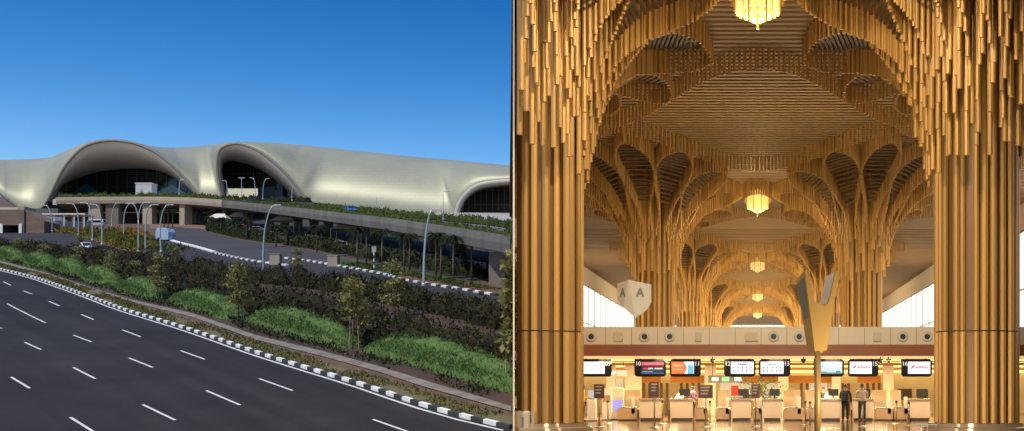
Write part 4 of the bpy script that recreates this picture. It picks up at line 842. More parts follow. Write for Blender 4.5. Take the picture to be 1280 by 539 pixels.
# ---- added unseen fill lights, aimed up to brighten the canopies
def fill_uplight(x, y, z, e, aim, label, size=1.5, spread=150, col=(1,.80,.52), group='added fill lights aimed at the canopies', name='fill_uplight'):
    t = thing(name, label, 'fill light', (x, y, z), 0, group); MB().box(-.5,.5,-.3,.3,0,.12).build('foot', black_m, t)
    l = bpy.data.lights.new('up_fill', 'AREA'); l.energy = e; l.color = col; l.size = size; l.spread = R(spread); o = bpy.data.objects.new('up_fill', l); COL.objects.link(o); o.parent = t
    o.location = (0, 0, .35); d = Vector(aim)-Vector((x, y, z+.35)); o.rotation_euler = d.to_track_quat('-Z', 'Y').to_euler(); return t
for k in range(1, NR):
    y = ROW0+DY*k
    for x in (-1.6, 1.6): fill_uplight(x, y-14, 0, (2700, 6200, 9000, 10500)[k-1], (x*3.4, y, 13), 'added black fill light on the floor before column row %s, %s side' % (['one','two','three','four','five'][k], 'left' if x < 0 else 'right'))
for x in (-13, 13): fill_uplight(x*1.3, 92, 0, 3200, (x*1.35, 118, 17), 'added black fill light in the %s aisle behind the counters' % ('left' if x < 0 else 'right'))  # added fill for the aisle ceilings
for k, e in ((1,3000),(2,5200),(3,6500)): fill_uplight(0, ROW0+DY*(k+.5), 0, e, (0, ROW0+DY*(k+.5), 17), 'added black fill light under the %s open ceiling field' % ('second','third','fourth')[k-1], spread=130)  # added fill that brightens the open ceiling fields
# ---- check-in island
YC = 61.5; SC = YC/F
def HX(px, y=YC): return (px-CX)/F*y
def HZp(py, y=YC): return EYE+(CY-py)/F*y
cream = mat('cream_panel_wall', (.70,.60,.46), .45, var=.05, vscale=.4); maroon = mat('maroon_band', (.27,.075,.02), .4, var=.08, vscale=.5); dk_seam = mat('seam', (.2,.15,.1), .7)
x0, x1 = -11.4, 22.5
t = thing('counter_bulkhead', 'long cream bulkhead with maroon band above the check in counters', 'bulkhead', (0, YC, HZp(431)))
z0 = HZp(431); top = HZp(410)-z0
b = MB(); b.box(x0,x1,0,.5,0,top); b.build('cream_panels', cream, t)
b = MB(); px = 692.5
while px < 1500:
    if x0 < HX(px) < x1: b.box(HX(px)-.012,HX(px)+.012,-.006,.0,0,top)
    px += 32.35
b.build('panel_seams', dk_seam, t)
MB().box(x0,x1,-.03,.55,top,top+.05).build('coping', cream, t)
zm = HZp(445)-z0; MB().box(x0,x1,-.12,.4,zm,-.002).build('maroon_band', maroon, t); MB().box(x0,x1,-.02,.5,zm-.13,zm-.002).build('light_lip', mat('lit_lip', (.8,.6,.35), .5, emit=(1,.68,.3), estr=.8), t)
MB().box(x0,x1,.5,24,top-.9,top-.1).build('island_roof', plast, t)
noz_m = mat('nozzle_white', (.62,.58,.5), .35); 
for px in (739,805.5,837,967,999,1128.5,1159,1290,1322):
    nz = thing('air_nozzle', 'round white air nozzle on the bulkhead, %s' % {739:'single one above monitor nine',805.5:'left of the pair above monitor ten',837:'right of the pair left of centre',967:'left of the pair beside the forked sign',999:'right of the pair, touching the forked sign',1128.5:'left of the pair at the right column',1159:'right of the pair, touching the right column',1290:'just right of the widest column',1322:'farthest right'}[px], 'air nozzle', (HX(px), YC-.005, HZp(421)), 0, 'jet nozzles along the bulkhead'); nz.rotation_euler = (R(90),0,0)
    MB().lathe([(.26,0),(.26,.05),(.2,.1),(.15,.1),(.12,.02)], 20, cap=False).build('ring', noz_m, nz, smooth=True); MB().lathe([(.001,.03),(.155,.03),(.155,.06),(.001,.061)], 16, cap=False).build('throat', black_m, nz)
for px, wv, lab in ((773,.4,'small cream speaker box on the bulkhead above the left column gap'),(873,.3,'small cream speaker box on the bulkhead left of the vent'),(939,.62,'cream vent box on the bulkhead, left of the nozzle pair'),(1096,.36,'small cream speaker box on the bulkhead above monitor fifteen')):
    MB_ = MB().box(-wv/2,wv/2,-.12,0,-.22,.2).box(-wv/2+.04,wv/2-.04,-.13,-.121,-.18,.16); o = MB_.build('wall_speaker', mat('speaker_cream', (.58,.5,.38), .6), loc=(HX(px), YC-.004, HZp(421))); tag(bevel(o,.02), lab, 'wall box')
for sx in (-1, 1): fill_uplight(sx*4.5, 74, HZp(410)-.09, 900, (sx*2.5, 72, 17), 'added black fill light on the flat roof over the counters, %s of the middle' % ('left' if sx < 0 else 'right'), spread=140)  # added hidden fill for the first open ceiling field
# lit space behind the counters
YK = 80.0; zt = HZp(445)-.14
cov = mat('cove_light', (.9,.7,.3), .6, emit=(1.0,.70,.24), estr=2.4); wall_m = mat('counter_wall', (.72,.60,.44), .55, var=.05, vscale=.4); orange = mat('orange_band', (.62,.24,.02), .5, var=.08, vscale=.5)
t = thing('counter_hall', 'bright low room behind the check in counters with lit ceiling coves', 'room', (0, YC, 0))
MB().box(x0,x1,YK-YC,YK-YC+.2,0,zt).build('rear_wall', wall_m, t); MB().box(x0,x1,.6,YK-YC,zt,zt+.1).build('low_ceiling', plast, t)
for y, d in ((4.2,.07),(9,.09),(13.6,.1)): MB().box(x0,x1,y,y+.25,zt-d,zt-.02).build('cove_beam', mat('cove_orange', (.6,.3,.06), .6), t); MB().box(x0,x1,y-3.2,y-.6,zt-.03,zt-.01).build('cove_strip', cov, t)
for q0, q1, dy, m_, nm in ((456.5,459.5,2.0,cov,'cove_strip'),(459.5,463,1.6,mat('cove_orange', (.6,.3,.06), .6),'cove_beam'),(463,466,1.2,cov,'cove_strip')): MB().box(x0,x1,YK-dy-YC,YK-YC-.01,HZp(q1,YK),HZp(q0,YK)-.004).build(nm, m_, t)
for a, c in ((796,826),(838,880),(921,976),(985,1040),(1072,1101)): MB().box(HX(a,YK-3),HX(c,YK-3),YK-3-YC,YK-2.8-YC,HZp(479,YK-3),HZp(469.5,YK-3)).build('orange_band', orange, t)
for px, wv in ((792,.95),(888,.65),(979,.6),(1045,.5),(1110,.6),(764,.5)): MB().box(HX(px,YK-4)-wv/2,HX(px,YK-4)+wv/2,YK-4-YC-.3,YK-4-YC+.3,0,zt).build('pillar', mat('glowing_pillar', (.8,.68,.5), .5, emit=(1,.72,.42), estr=.3), t)  # pillars given a glow of their own to look brightly lit
for a, c in ((803,835),(850,876),(1052,1066),(1083,1105),(1000,1010)):
    x = HX(a,YK-1); b = MB()
    while x < HX(c,YK-1): b.box(x,x+.16,YK-1-YC,YK-.8-YC,0,HZp(479,YK-1)); x += .36
    b.build('timber_fins', mat('timber_fin', (.25,.13,.05), .6), t)
po_m = mat('glowing_opening', (.8,.8,.75), .6, emit=(.95,.95,.85), estr=.35)  # closed panels with a glow in the material, no space behind
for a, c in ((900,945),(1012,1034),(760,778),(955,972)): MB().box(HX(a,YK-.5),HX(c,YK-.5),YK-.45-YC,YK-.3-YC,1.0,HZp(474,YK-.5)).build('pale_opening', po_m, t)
for a, c, q0, q1 in ((1122,1140,486,500),(1146,1160,487,498),(746,760,485,495)): MB().box(HX(a,YK-2),HX(c,YK-2),YK-2-YC,YK-1.9-YC,HZp(q1,YK-2),HZp(q0,YK-2)).build('dark_niche', mat('brown_niche', (.06,.035,.02), .5), t)
for k, px in enumerate((690,760,830,900,970,1040,1110,1180)):
    lt = thing('downlight', 'recessed ceiling downlight over the check in counters, number %d from the left' % (k+1), 'downlight', (HX(px), YC+5, zt-.02), 0, 'downlights above the check in counters'); lt['label'] = ['recessed downlight behind the left column','recessed downlight above monitor nine','recessed downlight above monitors ten and eleven','recessed downlight left of monitor twelve','recessed downlight above monitor thirteen','recessed downlight above monitor fourteen','recessed downlight left of monitor sixteen','recessed downlight behind the right column'][k]
    MB().lathe([(.25,0),(.25,-.04),(.2,-.04)], 14, cap=False).build('trim_ring', noz_m, lt)
    l = bpy.data.lights.new('downlight_lamp', 'AREA'); l.energy = 1100; l.color = (1,.74,.42); l.size = .9; o = bpy.data.objects.new('downlight_lamp', l); COL.objects.link(o); o.parent = lt; o.location = (0,0,-.12)
    l = bpy.data.lights.new('desk_fill', 'AREA'); l.energy = 190; l.color = (1,.74,.42); l.size = .7; o = bpy.data.objects.new('desk_fill', l); COL.objects.link(o); o.parent = lt; o.location = (0,-5.3,-.06); o.rotation_euler = (R(-18),0,0)  # second light is added without a fitting, brightens the desk fronts
# hanging plant and small exit sign
signg = mat('sign_green', (.05,.2,.12), .5, emit=(.25,.5,.35), estr=.3)
t = thing('direction_sign', 'small dark direction sign hanging left of monitor twelve', 'sign', (HX(907,70),70,HZp(474,70))); MB().box(-.95,.95,-.05,.05,-.2,.2).build('panel', black_m, t)
for a in (-.75,.5): MB().box(a,a+.35,-.06,-.051,-.1,.1).build('white_text_block', white_m, t)
MB().box(-.2,.2,-.06,-.051,-.13,.13).build('green_symbol', signg, t)
for x in (-.7,.7): MB().tube([(x,0,.2),(x,0,1.2)], .02, 6).build('hanger', black_m, t)
t = thing('direction_sign', 'small black hanging sign right of monitor nine', 'sign', (HX(770,68),68,HZp(466.5,68))); MB().box(-.6,.6,-.05,.05,-.16,.16).build('panel', black_m, t); MB().box(-.5,-.05,-.06,-.051,-.06,.06).build('white_text_block', white_m, t)
for x in (-.4,.4): MB().tube([(x,0,.16),(x,0,1.0)], .02, 6).build('hanger', black_m, t)
t = thing('potted_plant', 'green leafy plant behind the counter below monitor twelve', 'plant', (HX(951,74),74,0)); MB().lathe([(.25,0),(.32,.55),(.28,.55)], 14).build('pot', white_m, t)
c = [(random.gauss(0,.55), random.gauss(0,.4), random.uniform(.6,2.1)) for _ in range(260)]; b = MB(); b.add(*leaves(c, rng.uniform(.15,.3,260), up=.6)); b.build('leaves', mat('plant_leaf', (.16,.24,.12), .5, island=.3), t); MB().tube([(0,0,.4),(0,0,1.7)], .03, 6).build('stem', bark, t)
t = thing('safety_board', 'small red board on the rear wall between monitors eleven and twelve', 'notice board', (HX(918.5,76),76,HZp(488.5,76))); MB().box(-.22,.22,-.03,.03,-.3,.3).build('board', mat('red_board', (.55,.04,.03), .5), t); MB().box(-.03,.03,-.02,.02,-1.4,-.3).build('post', steel, t)
# ---- monitors
def emis(name, c, s=1.0): return mat(name, tuple(v*.3 for v in c), .3, emit=c, estr=s)
case_m = mat('monitor_case', (.010,.010,.011), .6, spec=.2); num_m = emis('number_white', (.9,.9,.9), .8)
s_white = emis('screen_white', (.80,.83,1.0), 1.9); s_navy = emis('screen_navy', (.02,.03,.06)); s_red = emis('screen_red', (.85,.12,.16), 1.0); s_org = emis('screen_orange', (.95,.22,.04), 1.1); s_cyan = emis('screen_cyan', (.15,.65,.9)); s_txt = emis('screen_text', (.25,.22,.38)); s_rtxt = emis('screen_red_text', (.8,.06,.12)); s_sky = emis('screen_sky', (.52,.72,.92), 1.1); s_grn = emis('screen_green', (.18,.3,.24)); s_blu = emis('screen_blue', (.05,.2,.5)); s_dred = emis('screen_dark_red', (.12,.005,.01))
ys_ = YC-.5; mn = 0
def monitor(pa, pb, num, side_, kind, label):
    xa, xb = HX(pa,ys_), HX(pb,ys_); za, zb = HZp(471,ys_), HZp(449,ys_); W, H = xb-xa, zb-za
    t = thing('monitor', label, 'monitor', (xa, ys_, za), 0, 'numbered monitors above the check in counters')
    r = .16; poly = []
    for cx_, cz, a0, rr in ((W-r,r,-90,r),(W-r,H-r,0,r),(r,H-r,90,r),(r,r,180,r)):
        sharp = (side_ == 'r' and a0 == 0) or (side_ == 'l' and a0 == 90)
        if sharp: poly.append((W if a0 == 0 else 0, H))
        else: poly += [(cx_+rr*math.cos(R(a0+q)), cz+rr*math.sin(R(a0+q))) for q in (0,22,45,68,90)]
    MB().prism(poly, 'y', 0, .14).build('case', case_m, t)
    for q in (.18,.8): MB().box(W*q-.03,W*q+.03,.03,.09,H+.001,zt-za).build('bracket', black_m, t)
    sx0 = W*(.06 if side_ == 'r' else .22); sx1 = W*(.78 if side_ == 'r' else .94); sz0, sz1 = H*.17, H*.85; sw, sh = sx1-sx0, sz1-sz0
    base = {'white':s_white,'icons':s_white,'logo':s_white,'ad':s_navy,'orange':s_white,'land':s_sky}[kind]
    scn = MB().box(sx0,sx1,-.012,-.001,sz0,sz1).build('screen', base, t)
    def bar(a0, a1, c0, c1, m, nm='screen_line', y=-.016): MB().box(sx0+sw*a0,sx0+sw*a1,y,-.0125,sz0+sh*c0,sz0+sh*c1).build(nm, m, scn)
    if kind == 'white':
        for q in ((.16,.42,.66,.72),(.45,.84,.66,.73),(.34,.6,.36,.40),(.30,.66,.29,.33)): bar(*q, emis('screen_grey', (.45,.48,.55)))
    if kind == 'ad':
        bar(.0,.98,.70,.98,s_red); bar(.12,.84,.80,.88,emis('screen_pink', (.9,.45,.5))); bar(.05,.95,.50,.64,s_dred); bar(.08,.28,.36,.50,s_rtxt)
        for q in ((.30,.36),(.37,.44),(.45,.52),(.58,.66),(.67,.77),(.78,.93)): bar(*q,.36,.50,num_m)
        bar(.05,.5,.16,.2,num_m); bar(0,1,.0,.08,s_blu)
    if kind == 'orange':
        b_ = MB(); b_.prism([(sx0,sz0),(sx0+sw*.58,sz0),(sx0+sw*.70,sz0+sh*.5),(sx0+sw*.55,sz1),(sx0,sz1)], 'y', -.016, -.0125); b_.build('screen_shape', s_org, scn); bar(.72,.98,.0,.72,s_cyan); bar(.78,.97,.78,.84,emis('screen_grey', (.45,.48,.55)))
        for q in ((.1,.5,.62,.76),(.08,.5,.3,.38)): bar(*q, emis('screen_peach', (1,.6,.42)), y=-.02)
    if kind == 'icons':
        bar(.28,.70,.74,.86,s_txt)
        for j in range(5):
            for q in (.5,.22): cx_, cz = sx0+sw*(.12+.19*j), sz0+sh*q; MB().prism([(cx_+.045*math.cos(R(60*k)), cz+.05*math.sin(R(60*k))) for k in range(6)], 'y', -.016, -.0125).build('screen_icon', s_txt, scn); MB().box(cx_-.07,cx_+.07,-.016,-.0125,cz-.1,cz-.075).build('screen_line', s_txt, scn)
    if kind == 'land':
        bar(0,1,0,.1,s_grn); bar(.0,.3,.1,.18,s_grn); bar(.72,.92,.1,.24,s_blu); bar(.3,.7,.1,.14,emis('screen_haze', (.6,.72,.7))); bar(.52,.62,.80,.86,s_txt); bar(.66,.84,.81,.84,emis('screen_grey', (.45,.48,.55)))
    if kind == 'logo':
        for k, (a0, c0) in enumerate(((.11,.5),(.17,.56),(.22,.62))): x_, z_ = sx0+sw*a0, sz0+sh*c0; MB().prism([(x_,z_-.06),(x_+.05,z_-.06),(x_+.11,z_+.09),(x_+.07,z_+.09)], 'y', -.016, -.0125).build('logo_stroke', s_rtxt, scn)
        for q in ((.36,.44),(.45,.5),(.51,.6),(.61,.68),(.7,.8)): bar(*q,.58,.66,s_rtxt)
        for q in ((.34,.48),(.5,.58),(.59,.72),(.74,.84),(.85,.93)): bar(*q,.44,.54,s_rtxt)
        bar(.34,.55,.29,.33,emis('screen_grey', (.45,.48,.55)))
    text_mesh(num, .27, 'number', num_m, t, (W*(.885 if side_ == 'r' else .115), -.004, H*.73), bold=.006)
monitor(725,764.5,'09','r','white','black monitor numbered 09 with a plain white screen'); monitor(793,832.5,'10','l','ad','black monitor numbered 10 with a dark screen and red bar'); monitor(837,876,'11','r','orange','black monitor numbered 11 with an orange and cyan screen')
monitor(905,944.5,'12','l','icons','black monitor numbered 12 with two rows of icons'); monitor(948.5,988,'13','r','icons','black monitor numbered 13 with two rows of icons'); monitor(1017,1055,'14','l','land','black monitor with a pale blue landscape screen, behind the gold pole'); monitor(1060,1098,'15','r','logo','black monitor numbered 15 with a red logo on white'); monitor(1126.5,1165,'16','l','logo','black monitor numbered 16 with a red logo on white')
for k, px in enumerate((891,1004,1100,1110)):
    t = thing('dome_camera', 'small black dome camera under the bulkhead %s' % ['left of monitor twelve','right of monitor thirteen','right of monitor fifteen','left of monitor sixteen'][k], 'camera', (HX(px), YC-.25, zt), 0, 'dome cameras under the bulkhead'); MB().lathe([(.001,-.2),(.08,-.17),(.12,-.09),(.12,0)], 12, cap=False).build('dome', black_m, t, smooth=True); MB().box(-.02,.02,-.02,.02,0,.1).build('stem', black_m, t)
# ---- desks
desk_m = mat('desk_front', (.60,.48,.35), .35, var=.05, vscale=.6); desk_top = mat('desk_top', (.36,.24,.15), .25); kick = mat('desk_kick', (.07,.045,.03), .5); tan = mat('conveyor_side', (.42,.27,.15), .4); belt = mat('conveyor_belt', (.04,.035,.03), .6)
def desk(pa, pb, y, label):
    xa, xb = HX(pa,y), HX(pb,y); W = xb-xa; t = thing('check_in_desk', label, 'desk', (xa, y, 0), 0, 'check in desks')
    bevel(MB().prism([(0,.12),(.02,.12),(.04,1.02),(0,1.02)], 'x', 0, W) and MB().box(0,W,0,.06,.14,1.02).build('front_panel', desk_m, t), .02)
    MB().box(.04,W-.04,.08,.8,.12,1.0).build('carcass', desk_top, t); MB().box(-.04,W+.04,-.05,.85,1.021,1.10).build('counter_top', desk_top, t); MB().box(.06,W-.06,.05,.7,0,.119).build('plinth', kick, t)
    MB().box(-.10,-.02,-.03,.3,.0,.55).build('corner_guard', kick, t)
    m_ = thing('computer', 'dark computer screen on the '+label.split(' with')[0], 'computer', (xa+W*.62, y+.35, 1.10), 0, 'computers on the check in desks'); MB().box(-.26,.26,0,.05,.12,.46).build('screen', black_m, m_); MB().box(-.04,.04,.02,.06,.005,.14).build('stand', black_m, m_); MB().box(-.12,.12,-.06,.12,0,.012).build('foot', black_m, m_)
for q in ((799,827,62.2,'cream desk below monitor ten with black corner guard'),(837.6,866,62.2,'cream desk below monitor eleven with black corner guard'),(914,939,62.2,'cream desk below monitor twelve with black corner guard'),(953.5,977.5,62.2,'cream desk below monitor thirteen with black corner guard'),(1026,1052,62.2,'cream desk below the landscape monitor, behind the pole'),(1066,1092,62.2,'cream desk in front of the two standing travellers'),(1137.5,1163,62.2,'cream desk below monitor sixteen beside the wide column')): desk(*q)
def conveyor(pa, pb, label):
    y = 62.4; xa, xb = HX(pa,y), HX(pb,y); W = xb-xa; t = thing('conveyor', label, 'conveyor', (xa, y, 0), 0, 'baggage conveyors between the desks')
    MB().box(0,W,0,2.6,.08,.62).build('side_casing', tan, t); MB().box(.08,W-.08,.05,2.6,.621,.66).build('belt', belt, t); MB().box(.05,W-.05,.05,2.5,0,.079).build('plinth', kick, t)
    b = MB(); b.prism([(0,.35),(.16,.35),(.16,1.12),(.02,1.18),(0,1.0)], 'x', W*.72, W*.72+.16); b.build('scale_arm', noz_m, t)
    MB().box(.05,W-.05,2.62,2.7,0,1.5).build('back_panel', wall_m, t)
for q in ((772,796,'tan baggage conveyor between the kiosks and the desk below monitor ten'),(868,884,'narrow tan conveyor right of the desk below monitor eleven'),(894,912,'tan baggage conveyor left of the desk below monitor twelve'),(941,951.5,'narrow tan conveyor between the desks below monitors twelve and thirteen'),(979.5,1004,'wide tan conveyor right of the desk below monitor thirteen'),(1008,1024,'tan conveyor left of the gold pole'),(1094,1116,'tan conveyor right of the standing travellers'),(1118,1135,'tan conveyor left of the desk below monitor sixteen')): conveyor(*q)
# kiosks at the left
kw = mat('kiosk_white', (.6,.56,.5), .4); kscr = emis('kiosk_screen', (.55,.6,.65), .7); kblu = emis('kiosk_violet_screen', (.35,.32,.95), 1.2)
for pa, pb, y, scr, q, lab in ((734,744.5,62,kscr,(488,498),'white self service kiosk with grey screen, beside the yellow worker'),(752.5,764,63.5,None,None,'tall white baggage scanner behind the brown sign stand'),(764.5,779,64.5,kblu,(500,513),'white kiosk with a glowing violet screen')):
    W = HX(pb,y)-HX(pa,y); H = 1.35 if scr is kscr else 1.6; t = thing('kiosk', lab, 'kiosk', (HX(pa,y), y, 0), 0, 'white kiosks left of the desks')
    bevel(MB().prism([(0,0),(.5,0),(.5,H),(.12,H),(0,H*.72)], 'x', 0, W).build('body', kw, t), .02)
    if scr: za, zb = HZp(q[1],y), HZp(q[0],y); MB().box(W*.12,W*.88,-.03,-.005,za,zb).build('screen', scr, t)
    else: MB().box(W*.1,W*.9,-.02,-.004,.9,1.25).build('slot_panel', desk_top, t)
    MB().box(-.02,W+.02,-.05,.52,0,.05).build('foot', kick, t)
# ---- stanchions and sign stands
chrome2 = mat('brushed_pole', (.45,.34,.22), .3, .7); brown_sign = mat('brown_sign', (.09,.03,.018), .5)
txt_m = mat('sign_text', (.45,.38,.3), .6)
def stand(px, pyb, sign, label, h=1.0):
    y = EYE*F/(pyb-CY); t = thing('sign_stand' if sign else 'queue_post', label, 'sign stand' if sign else 'queue post', (HX(px,y), y, 0), 0, 'sign stands' if sign else 'queue posts')
    MB().lathe([(.19,0),(.19,.025),(.05,.05),(.032,.06)], 16).build('base', chrome2, t, smooth=False); MB().tube([(0,0,.05),(0,0,h)], .03, 10).build('post', chrome2, t, smooth=True)
    if sign:
        w_, za, zb = sign; s_ = MB().box(-w_/2,w_/2,-.03,-.0,za,zb).build('sign_board', brown_sign, t)
        for k in range(3): MB().box(-w_*.34,w_*(.3-.08*k),-.036,-.031,zb-.12-.13*k,zb-.07-.13*k).build('text_line', txt_m, s_)
    else:
        MB().lathe([(.05,h-.09),(.05,h),(.0,h+.02)], 12, cap=False).build('head', kick, t)
for q in ((749,534.5,(.42,1.2,1.78),'brown sign stand in front of the kiosks'),(818,535,(.36,1.25,1.88),'dark sign stand in front of the desk below monitor ten'),(882,534,(.6,1.2,1.75),'wide brown sign stand between monitors eleven and twelve'),(944.5,533.5,(.36,1.2,1.78),'brown sign stand between the two icon monitors')): stand(q[0], q[1], q[2], q[3], h=q[2][2])
for q in ((760,530,'queue post right of the kiosk sign stand'),(828,530.5,'queue post right of the dark sign stand'),(887.5,531,'queue post beside the wide brown sign stand'),(1006.5,532,'left queue post of the pair left of the gold pole'),(1012.5,533.5,'right queue post of the pair left of the gold pole'),(1078.5,533.5,'queue post in front of the traveller in a pale shirt'),(1120.5,530.5,'queue post left of the last desk'),(1136.5,532.5,'queue post beside the last desk')): stand(q[0], q[1], None, q[2], h=1.05)
# dark red belt between two posts is drawn taut
# ---- forked gold sign on a pole
YV = 40.0; t = thing('forked_sign', 'tall forked gold sign with two screens on a slim gold pole', 'sign', (HX(1022,YV), YV, 0))
sgold = mat('sign_gold', (.28,.175,.05), .5, .3, var=.05, vscale=.6); s_ = YV/F
MB().lathe([(.35,0),(.35,.04),(.12,.08)], 20).build('base', sgold, t); MB().tube([(0,0,.05),(0,0,HZp(440,YV))], .1, 16).build('pole', sgold, t, smooth=True)
pl_ = [(1005,338.5),(1011,357),(1017.5,376),(1020,380.5),(1024,382.8),(1030,382.8),(1034,379.5),(1037,372),(1044,339),(1049,338.5),(1033,438),(1018,441)]
ry = R(-22); piv = (HX(1022,YV), YV)
poly = [((x-1022)*s_/math.cos(ry), EYE+(CY-z)*s_) for x, z in pl_]
b = MB(); b.prism(poly, 'y', -.05, .02); o = b.build('front_plate', sgold, t); o.rotation_euler = (0,0,-ry)
b = MB(); A0, A1 = poly[0], poly[-1]
b.add([(A0[0],.02,A0[1]),(A1[0],.02,A1[1]),(A1[0],.5,A1[1]-.02),(A0[0]-.05,.5,A0[1]-.3),(A0[0]+.16,.02,A0[1]),(A1[0]+.3,.02,A1[1]),(A1[0]+.3,.5,A1[1]),(A0[0]+.1,.5,A0[1]-.3)], [(0,1,2,3),(4,7,6,5),(0,4,5,1),(1,5,6,2),(2,6,7,3),(3,7,4,0)]); o = b.build('left_arm', sgold, t); o.rotation_euler = (0,0,-ry)
b = MB(); e = .012
b.add([(A0[0]-e+.005,.08,A0[1]-.22),(A1[0]-e,.08,A1[1]+.25),(A1[0]-e,.44,A1[1]+.25),(A0[0]-.04-e,.44,A0[1]-.42)], [(0,1,2,3)]); o = b.build('screen', mat('dim_screen', (.07,.07,.05), .3, emit=(.35,.34,.24), estr=.08), t); o.rotation_euler = (0,0,-ry)
C0, C1 = poly[8], poly[7]
b = MB(); b.add([(C0[0],.02,C0[1]),(C1[0],.02,C1[1]),(C1[0]-.1,.02,C1[1]-.2),(C1[0]-.1,.6,C1[1]-.2),(C1[0],.6,C1[1]),(C0[0]-.02,.6,C0[1]-.1),(C0[0]+.1,.02,C0[1]),(C0[0]+.1,.6,C0[1]-.1)], [(0,1,4,5),(1,2,3,4),(0,5,7,6)]); o = b.build('right_arm', mat('lit_inner_screen', (.34,.30,.23), .3, emit=(.8,.72,.55), estr=.1), t); o.rotation_euler = (0,0,-ry)
# ---- white shield sign A
YS = 64.0; t = thing('shield_sign', 'white two sided shield sign with letter A on each face', 'sign', (HX(793,YS), YS, HZp(410)+.05)); z_ = lambda py: HZp(py,YS)-HZp(410)-.05; xx = lambda px: HX(px,YS)-HX(793,YS)
wsm = mat('shield_white', (.86,.83,.77), .45)
b = MB(); E = (xx(787),-.55,z_(351)); 
V = [(xx(771),.15,z_(354.5)),(xx(787),-.55,z_(351)),(xx(814),.1,z_(355.5)),(xx(814),.1,z_(378)),(xx(808),.0,z_(388)),(xx(795),-.3,z_(398)),(xx(780),-.2,z_(385)),(xx(772),.1,z_(376)),(xx(800),1.0,z_(354)),(xx(800),1.0,z_(380)),(xx(796),.1,z_(398))]
b.add(V, [(0,7,6,5,1),(1,5,4,3,2),(0,1,2,8),(0,8,9,7),(2,3,9,8),(7,9,10,6),(3,4,10,9),(6,10,5),(4,5,10)]); b.build('shield', wsm, t)
gl = mat('grey_letter', (.30,.27,.22), .5)
def letter(p0, p1, zc_, h_):          # letter standing on the upright face that runs from p0 to p1
    d = Vector((p1[0]-p0[0], p1[1]-p0[1], 0)); a = math.atan2(d.y, d.x); m = ((p0[0]+p1[0])/2, (p0[1]+p1[1])/2); n = Vector((d.y,-d.x,0)).normalized()*.015
    text_mesh('A', h_, 'letter', gl, t, (m[0]+n.x, m[1]+n.y, zc_), rot=(R(90),0,a), bold=.02)
letter(V[0], V[1], z_(366.5), .6); letter(V[1], V[2], z_(366.5), .6)
MB().tube([(xx(793.5),-.1,0),(xx(793.5),-.1,z_(396))], .05, 10).build('post', wsm, t)
t = thing('litter_bin', 'beige rounded bin at the foot of the left column', 'bin', (HX(653,46.8)-.05, 46.9, 0)); t.location.x = HX(655,46.9)
bevel(MB().box(-.3,.26,-.2,.2,0,HZp(513.5,46.9)).build('body', mat('bin_beige', (.42,.34,.24), .4), t), .1, 3); MB().box(-.05,.03,-.206,-.2001,.12,.6).build('side_label', mat('bin_label', (.16,.15,.13), .6), t); MB().box(.3,.42,-.2,.2,0,HZp(514,46.9)).build('side_post', mat('bin_side', (.4,.28,.2), .3, .3), t)
# bench-like rail at the foot of the wide column
t = thing('low_rail', 'low polished metal rail left of the widest column foot', 'rail', (HX(1156,47.6), 47.6, 0)); MB().tube([(-.35,0,.27),(.5,0,.27)], .03, 8).build('bar', steel, t); [MB().tube([(x,0,0),(x,0,.27)], .025, 8).build('leg', steel, t) for x in (-.25,.1,.42)]

